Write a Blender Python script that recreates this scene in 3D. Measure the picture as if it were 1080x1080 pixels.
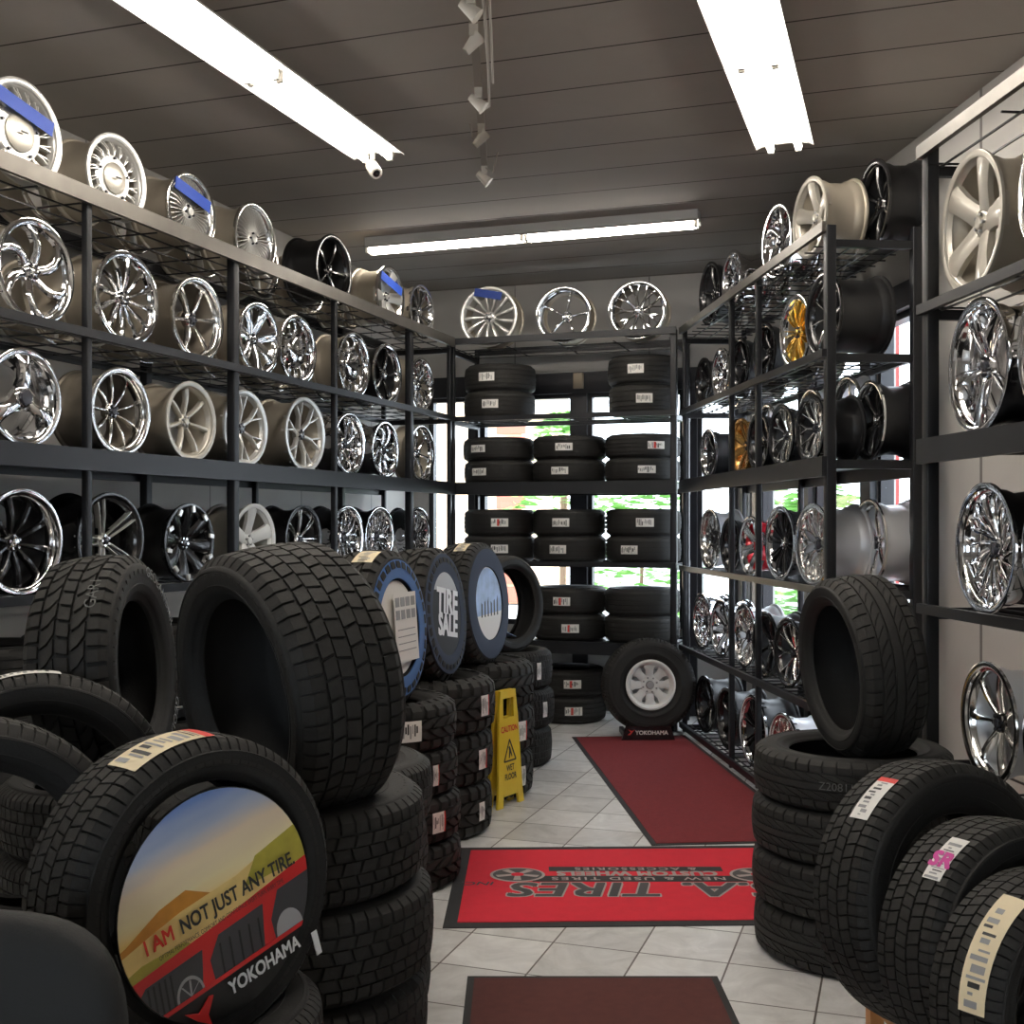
import bpy, math, random
from mathutils import Matrix, Vector
PI = math.pi
rad = math.radians
random.seed(7)
for o in list(bpy.data.objects):
    bpy.data.objects.remove(o)
scene = bpy.context.scene
COL = scene.collection

# ---------------------------------------------------------------- camera
cam_d = bpy.data.cameras.new('camera')
cam = bpy.data.objects.new('camera', cam_d)
COL.objects.link(cam)
cam.location = (0, 0, 1.6)
cam.rotation_euler = (PI / 2, 0, 0)
cam_d.sensor_width = 36
cam_d.lens = 41.0
cam_d.shift_y = 0.012
cam_d.clip_start = 0.05
scene.camera = cam
F = 1230.0

# ---------------------------------------------------------------- world, exposure
SKY = 7.0
TUBE = 27.0
w = bpy.data.worlds.new('sky')
scene.world = w
w.use_nodes = True
bg = w.node_tree.nodes['Background']
bg.inputs[0].default_value = (0.80, 0.90, 1.0, 1)
bg.inputs[1].default_value = SKY
scene.view_settings.view_transform = 'Standard'
scene.view_settings.look = 'None'
scene.view_settings.exposure = 0.22
scene.view_settings.gamma = 1.0
scene.view_settings.use_curve_mapping = False
scene.cycles.max_bounces = 7
scene.cycles.diffuse_bounces = 4
scene.cycles.glossy_bounces = 4
scene.cycles.transparent_max_bounces = 12
scene.cycles.use_denoising = True
scene.cycles.sample_clamp_indirect = 6.0
scene.cycles.caustics_reflective = False

# ---------------------------------------------------------------- room frame
ANG = rad(18.6)                       # the aisle runs 18.6 degrees to the right of the view
d1 = Vector((math.sin(ANG), math.cos(ANG), 0))
d2 = Vector((math.cos(ANG), -math.sin(ANG), 0))
RA = rad(4.75)                        # the right hand racks run 4.75 degrees to the left
rf = Vector((-math.sin(RA), math.cos(RA), 0))
rn = Vector((math.cos(RA), math.sin(RA), 0))
CEIL = 3.70
U_LEFT = -4.24
V_BACK = 9.74
V_FRONT = -2.6
def uv(u, v, z=0.0):
    p = d2 * u + d1 * v
    return Vector((p.x, p.y, z))
RW0 = Vector((1.578, 5.88, 0)) + rn * 0.66
def rw(t, z=0.0):                     # a point of the right wall
    p = RW0 + rf * t
    return Vector((p.x, p.y, z))
def rw_at_v(v):
    return (v - RW0.dot(d1)) / rf.dot(d1)

# ---------------------------------------------------------------- materials
def new_mat(name):
    m = bpy.data.materials.new(name)
    m.use_nodes = True
    nt = m.node_tree
    return m, nt, nt.nodes['Principled BSDF']
def mat(name, col, rough=0.5, metal=0.0, bump=0.0, bscale=60.0, coat=0.0, var=0.0, vscale=8.0, spec=0.5):
    m, nt, b = new_mat(name)
    b.inputs['Base Color'].default_value = (*col, 1)
    b.inputs['Roughness'].default_value = rough
    b.inputs['Metallic'].default_value = metal
    b.inputs['Coat Weight'].default_value = coat
    b.inputs['Specular IOR Level'].default_value = spec
    if bump or var:
        tc = nt.nodes.new('ShaderNodeTexCoord')
        n = nt.nodes.new('ShaderNodeTexNoise')
        n.inputs['Scale'].default_value = bscale
        n.inputs['Detail'].default_value = 4
        nt.links.new(tc.outputs['Object'], n.inputs['Vector'])
        if bump:
            bp = nt.nodes.new('ShaderNodeBump')
            bp.inputs['Strength'].default_value = bump
            bp.inputs['Distance'].default_value = 0.002
            nt.links.new(n.outputs['Fac'], bp.inputs['Height'])
            nt.links.new(bp.outputs['Normal'], b.inputs['Normal'])
        if var:
            n2 = nt.nodes.new('ShaderNodeTexNoise')
            n2.inputs['Scale'].default_value = vscale
            n2.inputs['Detail'].default_value = 5
            nt.links.new(tc.outputs['Object'], n2.inputs['Vector'])
            mx = nt.nodes.new('ShaderNodeMix'); mx.data_type = 'RGBA'
            mx.inputs[6].default_value = (*[c * (1 - var) for c in col], 1)
            mx.inputs[7].default_value = (*[min(1, c * (1 + var)) for c in col], 1)
            nt.links.new(n2.outputs['Fac'], mx.inputs[0])
            nt.links.new(mx.outputs[2], b.inputs['Base Color'])
    return m
def emit(name, col, s):
    m, nt, b = new_mat(name)
    b.inputs['Base Color'].default_value = (*col, 1)
    b.inputs['Emission Color'].default_value = (*col, 1)
    b.inputs['Emission Strength'].default_value = s
    return m
M = {}
M['chrome'] = mat('chrome', (.86, .86, .87), .07, 1)
M['polish'] = mat('polished_aluminium', (.80, .79, .77), .14, 1)
M['silver'] = mat('silver_paint', (.66, .65, .62), .32, .75, coat=.3)
M['brightsilver'] = mat('bright_silver_paint', (.66, .65, .62), .28, .6, coat=.4)
M['cream'] = mat('pale_champagne_paint', (.50, .47, .41), .35, .5, coat=.3)
M['gunmetal'] = mat('gunmetal', (.20, .20, .20), .25, .9)
M['blackgloss'] = mat('gloss_black', (.010, .010, .011), .20, .0, coat=.35)
M['blacksatin'] = mat('satin_black', (.016, .016, .017), .38, .2)
M['gold'] = mat('gold_paint', (.80, .52, .12), .22, .9)
M['bronze'] = mat('bronze_paint', (.62, .34, .10), .25, .85)
M['red'] = mat('red_paint', (.55, .02, .035), .2, .4, coat=.6)
M['white'] = mat('white_paint', (.72, .72, .70), .4)
M['barrel'] = mat('cast_barrel', (.46, .41, .33), .42, .5, var=.12)
M['barreldark'] = mat('dark_cast_barrel', (.24, .21, .17), .42, .5, var=.12)
M['barrelsilver'] = mat('silver_barrel', (.72, .73, .75), .36, .45, var=.05)
M['cap'] = mat('cap_dark', (.05, .05, .06), .2, .3)
M['tape'] = mat('blue_tape', (.015, .055, .33), .55)
M['rubber'] = mat('rubber', (.0125, .012, .0115), .66, 0, bump=.35, bscale=180, spec=.3)
M['tread'] = mat('tread_rubber', (.019, .018, .0165), .68, 0, bump=.5, bscale=120, spec=.3)
M['rubberblue'] = mat('blue_coated_rubber', (.02, .09, .28), .5, 0, bump=.2, bscale=100)
M['rubbergrey'] = mat('slate_coated_rubber', (.012, .022, .05), .7, 0, bump=.2, bscale=100)
M['steel'] = mat('black_steel', (.011, .0115, .014), .40, .2, var=.25, vscale=3)
M['steelworn'] = mat('worn_steel_rail', (.15, .14, .125), .42, .8, var=.4, vscale=6)
M['wire'] = mat('deck_wire', (.03, .03, .032), .35, .6)
M['paper'] = mat('paper', (.80, .78, .74), .7)
M['papertan'] = mat('tan_paper', (.80, .68, .46), .7)
M['ink'] = mat('ink_black', (.03, .03, .03), .6)
M['inkgrey'] = mat('ink_grey', (.28, .28, .28), .6)
M['inkred'] = mat('ink_red', (.62, .04, .03), .6)
M['inkpink'] = mat('ink_magenta', (.50, .03, .25), .6)
M['orange'] = mat('orange_sticker', (.95, .16, .02), .5)
M['redsticker'] = mat('red_sticker', (.9, .04, .03), .5)
M['chalk'] = mat('chalk_mark', (.11, .11, .108), .9)
M['letter'] = mat('white_letter', (.22, .24, .25), .8)
M['lampwhite'] = mat('lamp_reflector_white', (.85, .84, .82), .4)
M['tube'] = emit('fluorescent_tube', (1.0, .93, .84), TUBE)
M['plastic'] = mat('white_plastic', (.55, .52, .47), .4)
M['cable'] = mat('cable', (.30, .27, .23), .6)
M['lens'] = mat('dark_lens', (.01, .01, .012), .08)
M['yellow'] = mat('yellow_plastic', (.72, .50, .03), .4, var=.06)
M['carpetred'] = mat('burgundy_carpet', (.165, .014, .018), .95, 0, bump=1, bscale=400, var=.25, vscale=30)
M['carpetbrown'] = mat('maroon_brown_carpet', (.085, .022, .018), .95, 0, bump=1, bscale=400, var=.25, vscale=30)
M['matred'] = mat('bright_red_carpet', (.56, .012, .03), .9, 0, bump=.8, bscale=400, var=.12, vscale=20)
M['matblack'] = mat('mat_rubber_edge', (.018, .018, .019), .8, bump=.4, bscale=200)
M['matgrey'] = mat('mat_grey_pile', (.36, .32, .30), .9)
M['chairfab'] = mat('chair_fabric', (.009, .009, .0088), .75, 0, bump=.4, bscale=300)
M['orangesteel'] = mat('orange_stand_paint', (.40, .17, .05), .45)
M['frame'] = mat('window_frame_black', (.018, .018, .022), .4, .2)
M['beige'] = mat('beige_board', (.48, .40, .29), .7)
M['redpost'] = mat('red_post', (.55, .06, .05), .5)
M['peach'] = mat('peach_stucco', (.85, .62, .40), .8)
M['brick'] = mat('red_brick', (.45, .14, .09), .8)
M['asphalt'] = mat('pavement', (.45, .45, .45), .9)
M['roof'] = mat('pale_roof', (.7, .7, .7), .8)
M['leaf'] = mat('leaf_green', (.14, .34, .06), .6)
M['trunk'] = mat('bark', (.16, .10, .06), .9)
M['carpaint'] = mat('car_silver_paint', (.5, .52, .55), .25, .5)
M['carglass'] = mat('car_glass', (.04, .05, .06), .1)
def glass_mat():
    m = bpy.data.materials.new('window_glass')
    m.use_nodes = True
    nt = m.node_tree
    for n in list(nt.nodes):
        nt.nodes.remove(n)
    out = nt.nodes.new('ShaderNodeOutputMaterial')
    tr = nt.nodes.new('ShaderNodeBsdfTransparent')
    gl = nt.nodes.new('ShaderNodeBsdfGlossy')
    gl.inputs['Roughness'].default_value = .02
    lw = nt.nodes.new('ShaderNodeLayerWeight')
    lw.inputs['Blend'].default_value = .5
    pw = nt.nodes.new('ShaderNodeMath'); pw.operation = 'POWER'; pw.inputs[1].default_value = 5
    nt.links.new(lw.outputs['Facing'], pw.inputs[0])
    fr = nt.nodes.new('ShaderNodeMath'); fr.operation = 'MULTIPLY_ADD'; fr.inputs[1].default_value = .5; fr.inputs[2].default_value = .03
    nt.links.new(pw.outputs[0], fr.inputs[0])
    mx = nt.nodes.new('ShaderNodeMixShader')
    nt.links.new(fr.outputs[0], mx.inputs[0])
    nt.links.new(tr.outputs[0], mx.inputs[1])
    nt.links.new(gl.outputs[0], mx.inputs[2])
    nt.links.new(mx.outputs[0], out.inputs['Surface'])
    return m
M['glass'] = glass_mat()
def wave_lines(name, col, line, pitch, offset, axis_vec, half, rough, extra_axis=None, noise=.08, nscale=3, col2=None):
    """lines every `pitch` metres across axis_vec (and extra_axis), from world position"""
    m, nt, b = new_mat(name)
    N = nt.nodes; L = nt.links
    geo = N.new('ShaderNodeNewGeometry')
    def dist(ax, off):
        dp = N.new('ShaderNodeVectorMath'); dp.operation = 'DOT_PRODUCT'
        dp.inputs[1].default_value = ax
        L.new(geo.outputs['Position'], dp.inputs[0])
        a = N.new('ShaderNodeMath'); a.operation = 'ADD'; a.inputs[1].default_value = -off + 100 * pitch
        L.new(dp.outputs['Value'], a.inputs[0])
        d = N.new('ShaderNodeMath'); d.operation = 'DIVIDE'; d.inputs[1].default_value = pitch
        L.new(a.outputs[0], d.inputs[0])
        f = N.new('ShaderNodeMath'); f.operation = 'FRACT'
        L.new(d.outputs[0], f.inputs[0])
        s = N.new('ShaderNodeMath'); s.operation = 'SUBTRACT'; s.inputs[1].default_value = .5
        L.new(f.outputs[0], s.inputs[0])
        ab = N.new('ShaderNodeMath'); ab.operation = 'ABSOLUTE'
        L.new(s.outputs[0], ab.inputs[0])
        fl = N.new('ShaderNodeMath'); fl.operation = 'FLOOR'
        L.new(d.outputs[0], fl.inputs[0])
        return ab, fl                      # .5 on the line
    ab, fl = dist(axis_vec, offset[0])
    mask_src = ab
    cell = fl
    if extra_axis is not None:
        ab2, fl2 = dist(extra_axis, offset[1])
        mxm = N.new('ShaderNodeMath'); mxm.operation = 'MAXIMUM'
        L.new(ab.outputs[0], mxm.inputs[0]); L.new(ab2.outputs[0], mxm.inputs[1])
        mask_src = mxm
        c = N.new('ShaderNodeMath'); c.operation = 'MULTIPLY_ADD'; c.inputs[1].default_value = 17.3
        L.new(fl2.outputs[0], c.inputs[0]); L.new(fl.outputs[0], c.inputs[2])
        cell = c
    gt = N.new('ShaderNodeMath'); gt.operation = 'GREATER_THAN'; gt.inputs[1].default_value = .5 - half / pitch
    L.new(mask_src.outputs[0], gt.inputs[0])
    wn = N.new('ShaderNodeTexWhiteNoise'); wn.noise_dimensions = '1D'
    L.new(cell.outputs[0], wn.inputs['W'])
    ns = N.new('ShaderNodeTexNoise'); ns.inputs['Scale'].default_value = nscale; ns.inputs['Detail'].default_value = 8
    ns.inputs['Roughness'].default_value = .65; ns.inputs['Distortion'].default_value = 1.2
    L.new(geo.outputs['Position'], ns.inputs['Vector'])
    ma = N.new('ShaderNodeMath'); ma.operation = 'MULTIPLY_ADD'; ma.inputs[1].default_value = .3
    L.new(wn.outputs[0], ma.inputs[0]); L.new(ns.outputs['Fac'], ma.inputs[2])
    rmp = N.new('ShaderNodeMapRange'); rmp.inputs['From Min'].default_value = .35; rmp.inputs['From Max'].default_value = .95
    L.new(ma.outputs[0], rmp.inputs['Value'])
    mx0 = N.new('ShaderNodeMix'); mx0.data_type = 'RGBA'
    c2 = col2 or [min(1, c * (1 + noise)) for c in col]
    mx0.inputs[6].default_value = (*[c * (1 - noise) for c in col], 1)
    mx0.inputs[7].default_value = (*c2, 1)
    L.new(rmp.outputs[0], mx0.inputs[0])
    mx = N.new('ShaderNodeMix'); mx.data_type = 'RGBA'
    mx.inputs[7].default_value = (*line, 1)
    L.new(gt.outputs[0], mx.inputs[0]); L.new(mx0.outputs[2], mx.inputs[6])
    L.new(mx.outputs[2], b.inputs['Base Color'])
    b.inputs['Roughness'].default_value = rough
    bp = N.new('ShaderNodeBump'); bp.invert = True
    bp.inputs['Strength'].default_value = .6; bp.inputs['Distance'].default_value = .003
    L.new(gt.outputs[0], bp.inputs['Height']); L.new(bp.outputs['Normal'], b.inputs['Normal'])
    return m
M['floor'] = wave_lines('marble_tile', (.68, .66, .63), (.12, .10, .085), .333, (-1.279 + .005, 4.28), tuple(d2), .0035, .28,
                        tuple(d1), noise=.22, nscale=5, col2=(.93, .92, .90))
M['ceiling'] = wave_lines('ceiling_planks', (.40, .365, .325), (.06, .05, .042), .428, (5.42,), tuple(d1), .006, .75, noise=.06, nscale=1.5)
M['wall'] = wave_lines('wall_panelling', (.50, .485, .46), (.17, .16, .15), 1.2, (.35,), tuple(d2), .005, .7, noise=.07, nscale=1.2)
M['wallleft'] = wave_lines('wall_panelling_left', (.56, .54, .51), (.22, .21, .20), 1.2, (.5,), tuple(d1), .005, .7, noise=.07, nscale=1.2)
M['walldark'] = mat('dark_wall_base', (.10, .10, .11), .6)

# ---------------------------------------------------------------- mesh building
class MB:
    def __init__(s):
        s.v = []; s.f = []; s.m = []
    def add(s, vs, fs, mi=0):
        k = len(s.v); s.v += [tuple(x) for x in vs]
        s.f += [tuple(i + k for i in f) for f in fs]; s.m += [mi] * len(fs)
        return s
    def box(s, c, size, mi=0, mtx=None):
        x, y, z = [a / 2 for a in size]
        vs = [Vector((sx * x, sy * y, sz * z)) for sx in (-1, 1) for sy in (-1, 1) for sz in (-1, 1)]
        if mtx: vs = [mtx @ v for v in vs]
        vs = [v + Vector(c) for v in vs]
        return s.add(vs, [(0, 1, 3, 2), (4, 6, 7, 5), (0, 4, 5, 1), (2, 3, 7, 6), (0, 2, 6, 4), (1, 5, 7, 3)], mi)
    def bbox(s, c, size, b, mi=0):
        """box with chamfered long edges along z-plane outline (rounded slab, axis z)"""
        x, y, z = [a / 2 for a in size]
        pl = []
        for cx, cy, a0 in ((x - b, y - b, 0), (-x + b, y - b, 90), (-x + b, -y + b, 180), (x - b, -y + b, 270)):
            for k in range(4):
                a = rad(a0 + 30 * k); pl.append((cx + b * math.cos(a), cy + b * math.sin(a)))
        return s.prism([(c[0] + p[0], c[1] + p[1]) for p in pl], c[2] - z, c[2] + z, mi)
    def prism(s, poly, z0, z1, mi=0):
        n = len(poly)
        vs = [(p[0], p[1], z0) for p in poly] + [(p[0], p[1], z1) for p in poly]
        fs = [tuple(range(n - 1, -1, -1)), tuple(range(n, 2 * n))] + [(i, (i + 1) % n, n + (i + 1) % n, n + i) for i in range(n)]
        return s.add(vs, fs, mi)
    def prism_y(s, poly, y0, y1, mi=0):      # poly in x,z; from y0 (front) to y1
        n = len(poly)
        vs = [(p[0], y0, p[1]) for p in poly] + [(p[0], y1, p[1]) for p in poly]
        fs = [tuple(range(n)), tuple(range(2 * n - 1, n - 1, -1))] + [((i + 1) % n, i, n + i, n + (i + 1) % n) for i in range(n)]
        return s.add(vs, fs, mi)
    def lathe(s, prof, seg=64, closed=True, mi=0, caps=False):   # about Y, prof of (r, y)
        n = len(prof); vs = []
        for i in range(seg):
            a = 2 * PI * i / seg
            for r, y in prof: vs.append((r * math.cos(a), y, r * math.sin(a)))
        fs = []
        for i in range(seg):
            j = (i + 1) % seg
            for k in range(n if closed else n - 1):
                l = (k + 1) % n
                fs.append((i * n + k, j * n + k, j * n + l, i * n + l))
        if caps:
            fs.append(tuple(i * n for i in range(seg)))
            fs.append(tuple(i * n + n - 1 for i in range(seg - 1, -1, -1)))
        return s.add(vs, fs, mi)
    def tube(s, pts, r, seg=8, mi=0):
        pts = [Vector(p) for p in pts]; vs = []; n = len(pts)
        for i, p in enumerate(pts):
            t = (pts[min(i + 1, n - 1)] - pts[max(i - 1, 0)]).normalized()
            up = Vector((0, 0, 1)) if abs(t.z) < .9 else Vector((1, 0, 0))
            a = t.cross(up).normalized(); b = t.cross(a)
            for k in range(seg):
                q = 2 * PI * k / seg
                vs.append(p + a * r * math.cos(q) + b * r * math.sin(q))
        fs = [(i * seg + k, i * seg + (k + 1) % seg, (i + 1) * seg + (k + 1) % seg, (i + 1) * seg + k) for i in range(n - 1) for k in range(seg)]
        fs += [tuple(range(seg - 1, -1, -1)), tuple((n - 1) * seg + k for k in range(seg))]
        return s.add(vs, fs, mi)
    def mesh(s, name, mats, smooth=35):
        me = bpy.data.meshes.new(name)
        me.from_pydata(s.v, [], s.f)
        for m in mats: me.materials.append(M[m] if isinstance(m, str) else m)
        me.polygons.foreach_set('material_index', s.m)
        me.validate()
        import bmesh
        bm = bmesh.new(); bm.from_mesh(me)
        bmesh.ops.recalc_face_normals(bm, faces=bm.faces)
        bm.to_mesh(me); bm.free()
        if smooth:
            me.polygons.foreach_set('use_smooth', [True] * len(me.polygons))
            me.set_sharp_from_angle(angle=rad(smooth))
        me.update()
        return me
    def build(s, name, mats, parent=None, smooth=35, loc=None, rot=None):
        return obj(name, s.mesh(name, mats if isinstance(mats, (list, tuple)) else [mats], smooth), parent, loc, rot)
def obj(name, me, parent=None, loc=None, rot=None):
    o = bpy.data.objects.new(name, me); COL.objects.link(o)
    if parent: o.parent = parent
    if loc is not None: o.location = loc
    if rot is not None: o.rotation_euler = rot
    return o
def tag(o, label, cat, group=None, kind=None):
    o['label'] = label; o['category'] = cat
    if group: o['group'] = group
    if kind: o['kind'] = kind
    return o
def empty(name, loc, label, cat, group=None, rz=0, rx=0):
    o = bpy.data.objects.new(name, None); COL.objects.link(o)
    o.empty_display_size = .1
    o.matrix_world = Matrix.Translation(loc) @ Matrix.Rotation(rz, 4, 'Z') @ Matrix.Rotation(rx, 4, 'X')
    return tag(o, label, cat, group)
def struct(o):
    o['kind'] = 'structure'; return o
def copy_tree(o, parent=None):
    c = o.copy(); COL.objects.link(c)
    if parent: c.parent = parent
    for ch in list(o.children): copy_tree(ch, c)
    return c
_txt = {}
def text_geo(s, size=1.0, bold=0.0, shear=0.0, space=1.0, ext=0.0):
    """vertices and faces of lettering, centred on 0,0"""
    k = (s, size, bold, shear, space, ext)
    if k in _txt: return _txt[k]
    cu = bpy.data.curves.new('lettering', 'FONT')
    cu.body = s; cu.size = size; cu.offset = bold; cu.shear = shear; cu.space_character = space
    cu.align_x = 'CENTER'; cu.align_y = 'CENTER'; cu.resolution_u = 3; cu.extrude = ext
    ob = bpy.data.objects.new('lettering', cu); COL.objects.link(ob)
    bpy.context.view_layer.update()
    dg = bpy.context.evaluated_depsgraph_get()
    me = ob.evaluated_get(dg).to_mesh()
    vs = [v.co.copy() for v in me.vertices]; fs = [tuple(p.vertices) for p in me.polygons]
    ob.evaluated_get(dg).to_mesh_clear()
    bpy.data.objects.remove(ob); bpy.data.curves.remove(cu)
    _txt[k] = (vs, fs); return vs, fs
def add_text(mb, s, size, fn, mi=0, bold=0.0, shear=0.0, sx=1.0, space=1.0):
    vs, fs = text_geo(s, size, 0.0, shear, space)
    offs = [(0, 0)] if not bold else [(-bold, -bold), (bold, -bold), (bold, bold), (-bold, bold), (0, bold), (0, -bold), (bold, 0), (-bold, 0)]
    p0, p1, p2 = [Vector(fn(*q)) for q in ((0, 0), (.01, 0), (0, .01))]
    nrm = (p1 - p0).cross(p2 - p0).normalized()
    for k, (ox, oy) in enumerate(offs):      # each pass of the lettering a hair apart in depth
        mb.add([Vector(fn(v.x * sx + ox, v.y + oy)) + nrm * (k * .000025) for v in vs], fs, mi)

# ---------------------------------------------------------------- structure
def wall_slab(name, a, b, z0, z1, th, m, n_out, holes=()):
    """wall between plan points a and b, thickness outwards, rectangular openings (s0,s1,z0,z1)"""
    a = Vector(a); b = Vector(b); L = (b - a).length; t = (b - a).normalized()
    mb = MB()
    def blk(s0, s1, za, zb):
        if s1 - s0 < 1e-4 or zb - za < 1e-4: return
        p = [a + t * s0, a + t * s1, a + t * s1 + n_out * th, a + t * s0 + n_out * th]
        mb.prism([(q.x, q.y) for q in p], za, zb)
    x = 0
    for (s0, s1, h0, h1) in sorted(holes):
        blk(x, s0, z0, z1); blk(s0, s1, z0, h0); blk(s0, s1, h1, z1); x = s1
    blk(x, L, z0, z1)
    return struct(mb.build(name, m, smooth=0))
def poly_slab(name, pts, z0, z1, m):
    return struct(MB().prism([(p.x, p.y) for p in pts], z0, z1).build(name, m, smooth=0))
tB = rw_at_v(V_BACK); tF = rw_at_v(V_FRONT)
C_bl = uv(U_LEFT, V_BACK); C_fl = uv(U_LEFT, V_FRONT); C_br = rw(tB); C_fr = rw(tF)
poly_slab('floor', [C_fl, C_fr, C_br, C_bl], -.1, 0, 'floor')
poly_slab('ceiling', [C_fl, C_fr, C_br, C_bl], CEIL, CEIL + .1, 'ceiling')
wall_slab('wall_left', C_fl, C_bl, 0, CEIL, .12, 'wallleft', -d2)
Lb = (C_br - C_bl).length
WZ0, WZ1 = .72, 2.74
# back wall windows, measured from the left corner
bw = [(.30, 1.42), (1.56, 2.78), (2.90, 4.05), (4.22, Lb - .12)]
def s_of(px):                         # where a sight line meets the back wall
    r = (px - 540) / F
    Y = V_BACK / (r * d1.x + d1.y)
    return (Vector((r * Y, Y, 0)) - C_bl).dot(d2)
edges = [452, 498, 506, 606, 619, 722]
S = [s_of(e) for e in edges]
bw = [(S[0], S[1]), (S[2], S[3]), (S[4], S[5]), (S[5] + .1, Lb - .06)]
wall_slab('wall_back', C_bl, C_br, 0, CEIL, .12, 'wall', d1, [(a, b, WZ0, WZ1) for a, b in bw])
Rl = tB - tF
rwin = [(.33, .97), (1.12, 2.06), (2.16, 3.30), (3.38, tB - .12)]
wall_slab('wall_right', C_fr, C_br, 0, CEIL, .12, 'wall', rn, [(a - tF, b - tF, WZ0, 2.80) for a, b in rwin])
Lf = (C_fr - C_fl).length
fwin = [(.6 + k * 1.75, .6 + k * 1.75 + 1.1) for k in range(1, 3)]
wall_slab('wall_front', C_fl, C_fr, 0, CEIL, .12, 'wall', -d1, [(a, b, .9, 2.5) for a, b in fwin if b < Lf - .2])
wi = 0
def window(a, t, n_out, s0, s1, z0, z1, mull=0.045):
    global wi
    wi += 1
    rz = math.atan2(t.y, t.x)
    base = a + t * s0
    w_ = s1 - s0; h = z1 - z0
    mb = MB()
    f = .045
    sg = 1 if (Matrix.Rotation(rz, 3, 'Z') @ Vector((0, 1, 0))).dot(n_out) > 0 else -1
    y = sg * .05
    mb.box((w_ / 2, y, z0 + f / 2), (w_, .08, f)); mb.box((w_ / 2, y, z1 - f / 2), (w_, .08, f))
    mb.box((f / 2, y, (z0 + z1) / 2), (f, .08, h - 2 * f)); mb.box((w_ - f / 2, y, (z0 + z1) / 2), (f, .08, h - 2 * f))
    fr = mb.build('window_%d' % wi, 'frame', smooth=0)
    fr.matrix_world = Matrix.Translation(base) @ Matrix.Rotation(rz, 4, 'Z')
    struct(fr)
    MB().box((w_ / 2, y, (z0 + z1) / 2), (w_ - 2 * f, .006, h - 2 * f)).build('pane', 'glass', fr, smooth=0)
for a, b in bw: window(C_bl, d2, d1, a, b, WZ0, WZ1)
for a, b in rwin: window(C_fr, rf, rn, a - tF, b - tF, WZ0, 2.80)
for a, b in fwin:
    if b < Lf - .2: window(C_fl, (C_fr - C_fl).normalized(), -d1, a, b, .9, 2.5)
# dark header trim over the back and right windows
def strip_on(name, a, t, nin, s0, s1, z0, z1, th, m):
    p = [a + t * s0, a + t * s1, a + t * s1 + nin * th, a + t * s0 + nin * th]
    return struct(MB().prism([(q.x, q.y) for q in p], z0, z1).build(name, m, smooth=0))
strip_on('trim_1', C_bl, d2, -d1, .05, Lb - .02, WZ1 - .01, WZ1 + .17, .05, 'frame')
strip_on('trim_2', C_fr, rf, -rn, rwin[0][0] - tF - .1, Rl - .02, 2.79, 2.93, .05, 'frame')
for k in range(3):
    s0 = bw[k][1]; s1 = bw[k + 1][0]
    strip_on('trim_%d' % (3 + k), C_bl, d2, -d1, s0 - .01, s1 + .01, .0, WZ1, .04, 'frame')
for k in range(3):
    strip_on('trim_%d' % (6 + k), C_fr, rf, -rn, rwin[k][1] - tF - .005, rwin[k + 1][0] - tF + .005, 0, 2.79, .04, 'frame')
strip_on('baseboard_left', C_fl, d1, d2, 0, V_BACK - V_FRONT, 0, .1, .015, 'walldark')
strip_on('baseboard_back', C_bl, d2, -d1, .05, Lb - .05, 0, .1, .015, 'walldark')
strip_on('baseboard_right', C_fr, rf, -rn, 0, rwin[0][0] - tF - .1, 0, .1, .015, 'walldark')

# ---------------------------------------------------------------- racks
def rack(name, label, origin, rz, posts, depth, shelves, post_w=.05, big=(), post_h=3.105, wiredir='x', railmat='steelworn', cross=.27):
    """local x runs along the front, y towards the wall. posts = x positions; shelves = (z_top, kind)"""
    root = empty(name, origin, label, 'shelving rack', rz=rz)
    L0, L1 = posts[0], posts[-1]
    for x in posts:
        pw = post_w * (1.02 if x in big else .70)
        for y in (0.0 + pw / 2, depth - pw / 2):
            MB().bbox((x, y, post_h / 2), (pw, pw, post_h), .006).build('post', 'steel', root)
    for (z, kind) in shelves:
        if kind == 'beam': hh, m = .10, 'steel'
        elif kind == 'rail': hh, m = (.075 if L1 > 4 else .052), railmat
        elif kind == 'thin': hh, m = .04, 'steel'
        else: hh, m = .035, 'steelworn'
        for (y, mm) in ((-.012, m), (depth + .012, 'steel')):
            MB().box(((L0 + L1) / 2, y, z - hh / 2 + .012), (L1 - L0 + .05, .024, hh)).build('beam', mm, root, smooth=0)
        for x in (L0, L1):
            MB().box((x, depth / 2, z - (.095 if kind == 'rail' else .03)), (.03, depth - .02, .04)).build('end_beam', 'steel', root, smooth=0)
        mb = MB()
        if kind == 'beam':
            n = int((L1 - L0) / .30)
            mb.box(((L0 + L1) / 2, depth / 2, z - .008), (L1 - L0 - .04, depth - .02, .012))
        else:
            zz = z - (.071 if kind == 'rail' else .006)
            n = max(2, int((L1 - L0) / cross))
            for i in range(n + 1):
                x = L0 + .03 + (L1 - L0 - .06) * i / n
                mb.box((x, depth / 2, zz), (.008, depth, .007))
            for j in range(4):
                y = depth * (j + .5) / 4
                mb.box(((L0 + L1) / 2, y, zz - .007), (L1 - L0, .008, .007))
        mb.build('shelf_deck', 'wire' if kind != 'beam' else 'steel', root, smooth=0)
    return root
def line_y(pt, dr, px):               # distance along a floor line to where a sight line crosses it
    r = (px - 540) / F
    return (r * pt.y - pt.x) / (dr.x - r * dr.y)
PLf = uv(-3.498, 3.75)                # left rack, near end of its front face
def Ls(px): return line_y(PLf, d1, px)
Lposts = [-.56, Ls(95), Ls(250), Ls(355), Ls(435), Ls(476)]
ZS = [(.10, 'thin'), (.65, 'thin'), (1.29, 'thin'), (1.93, 'beam'), (2.47, 'thin'), (3.11, 'rail')]
LROT = math.atan2(d1.y, d1.x)
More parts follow.
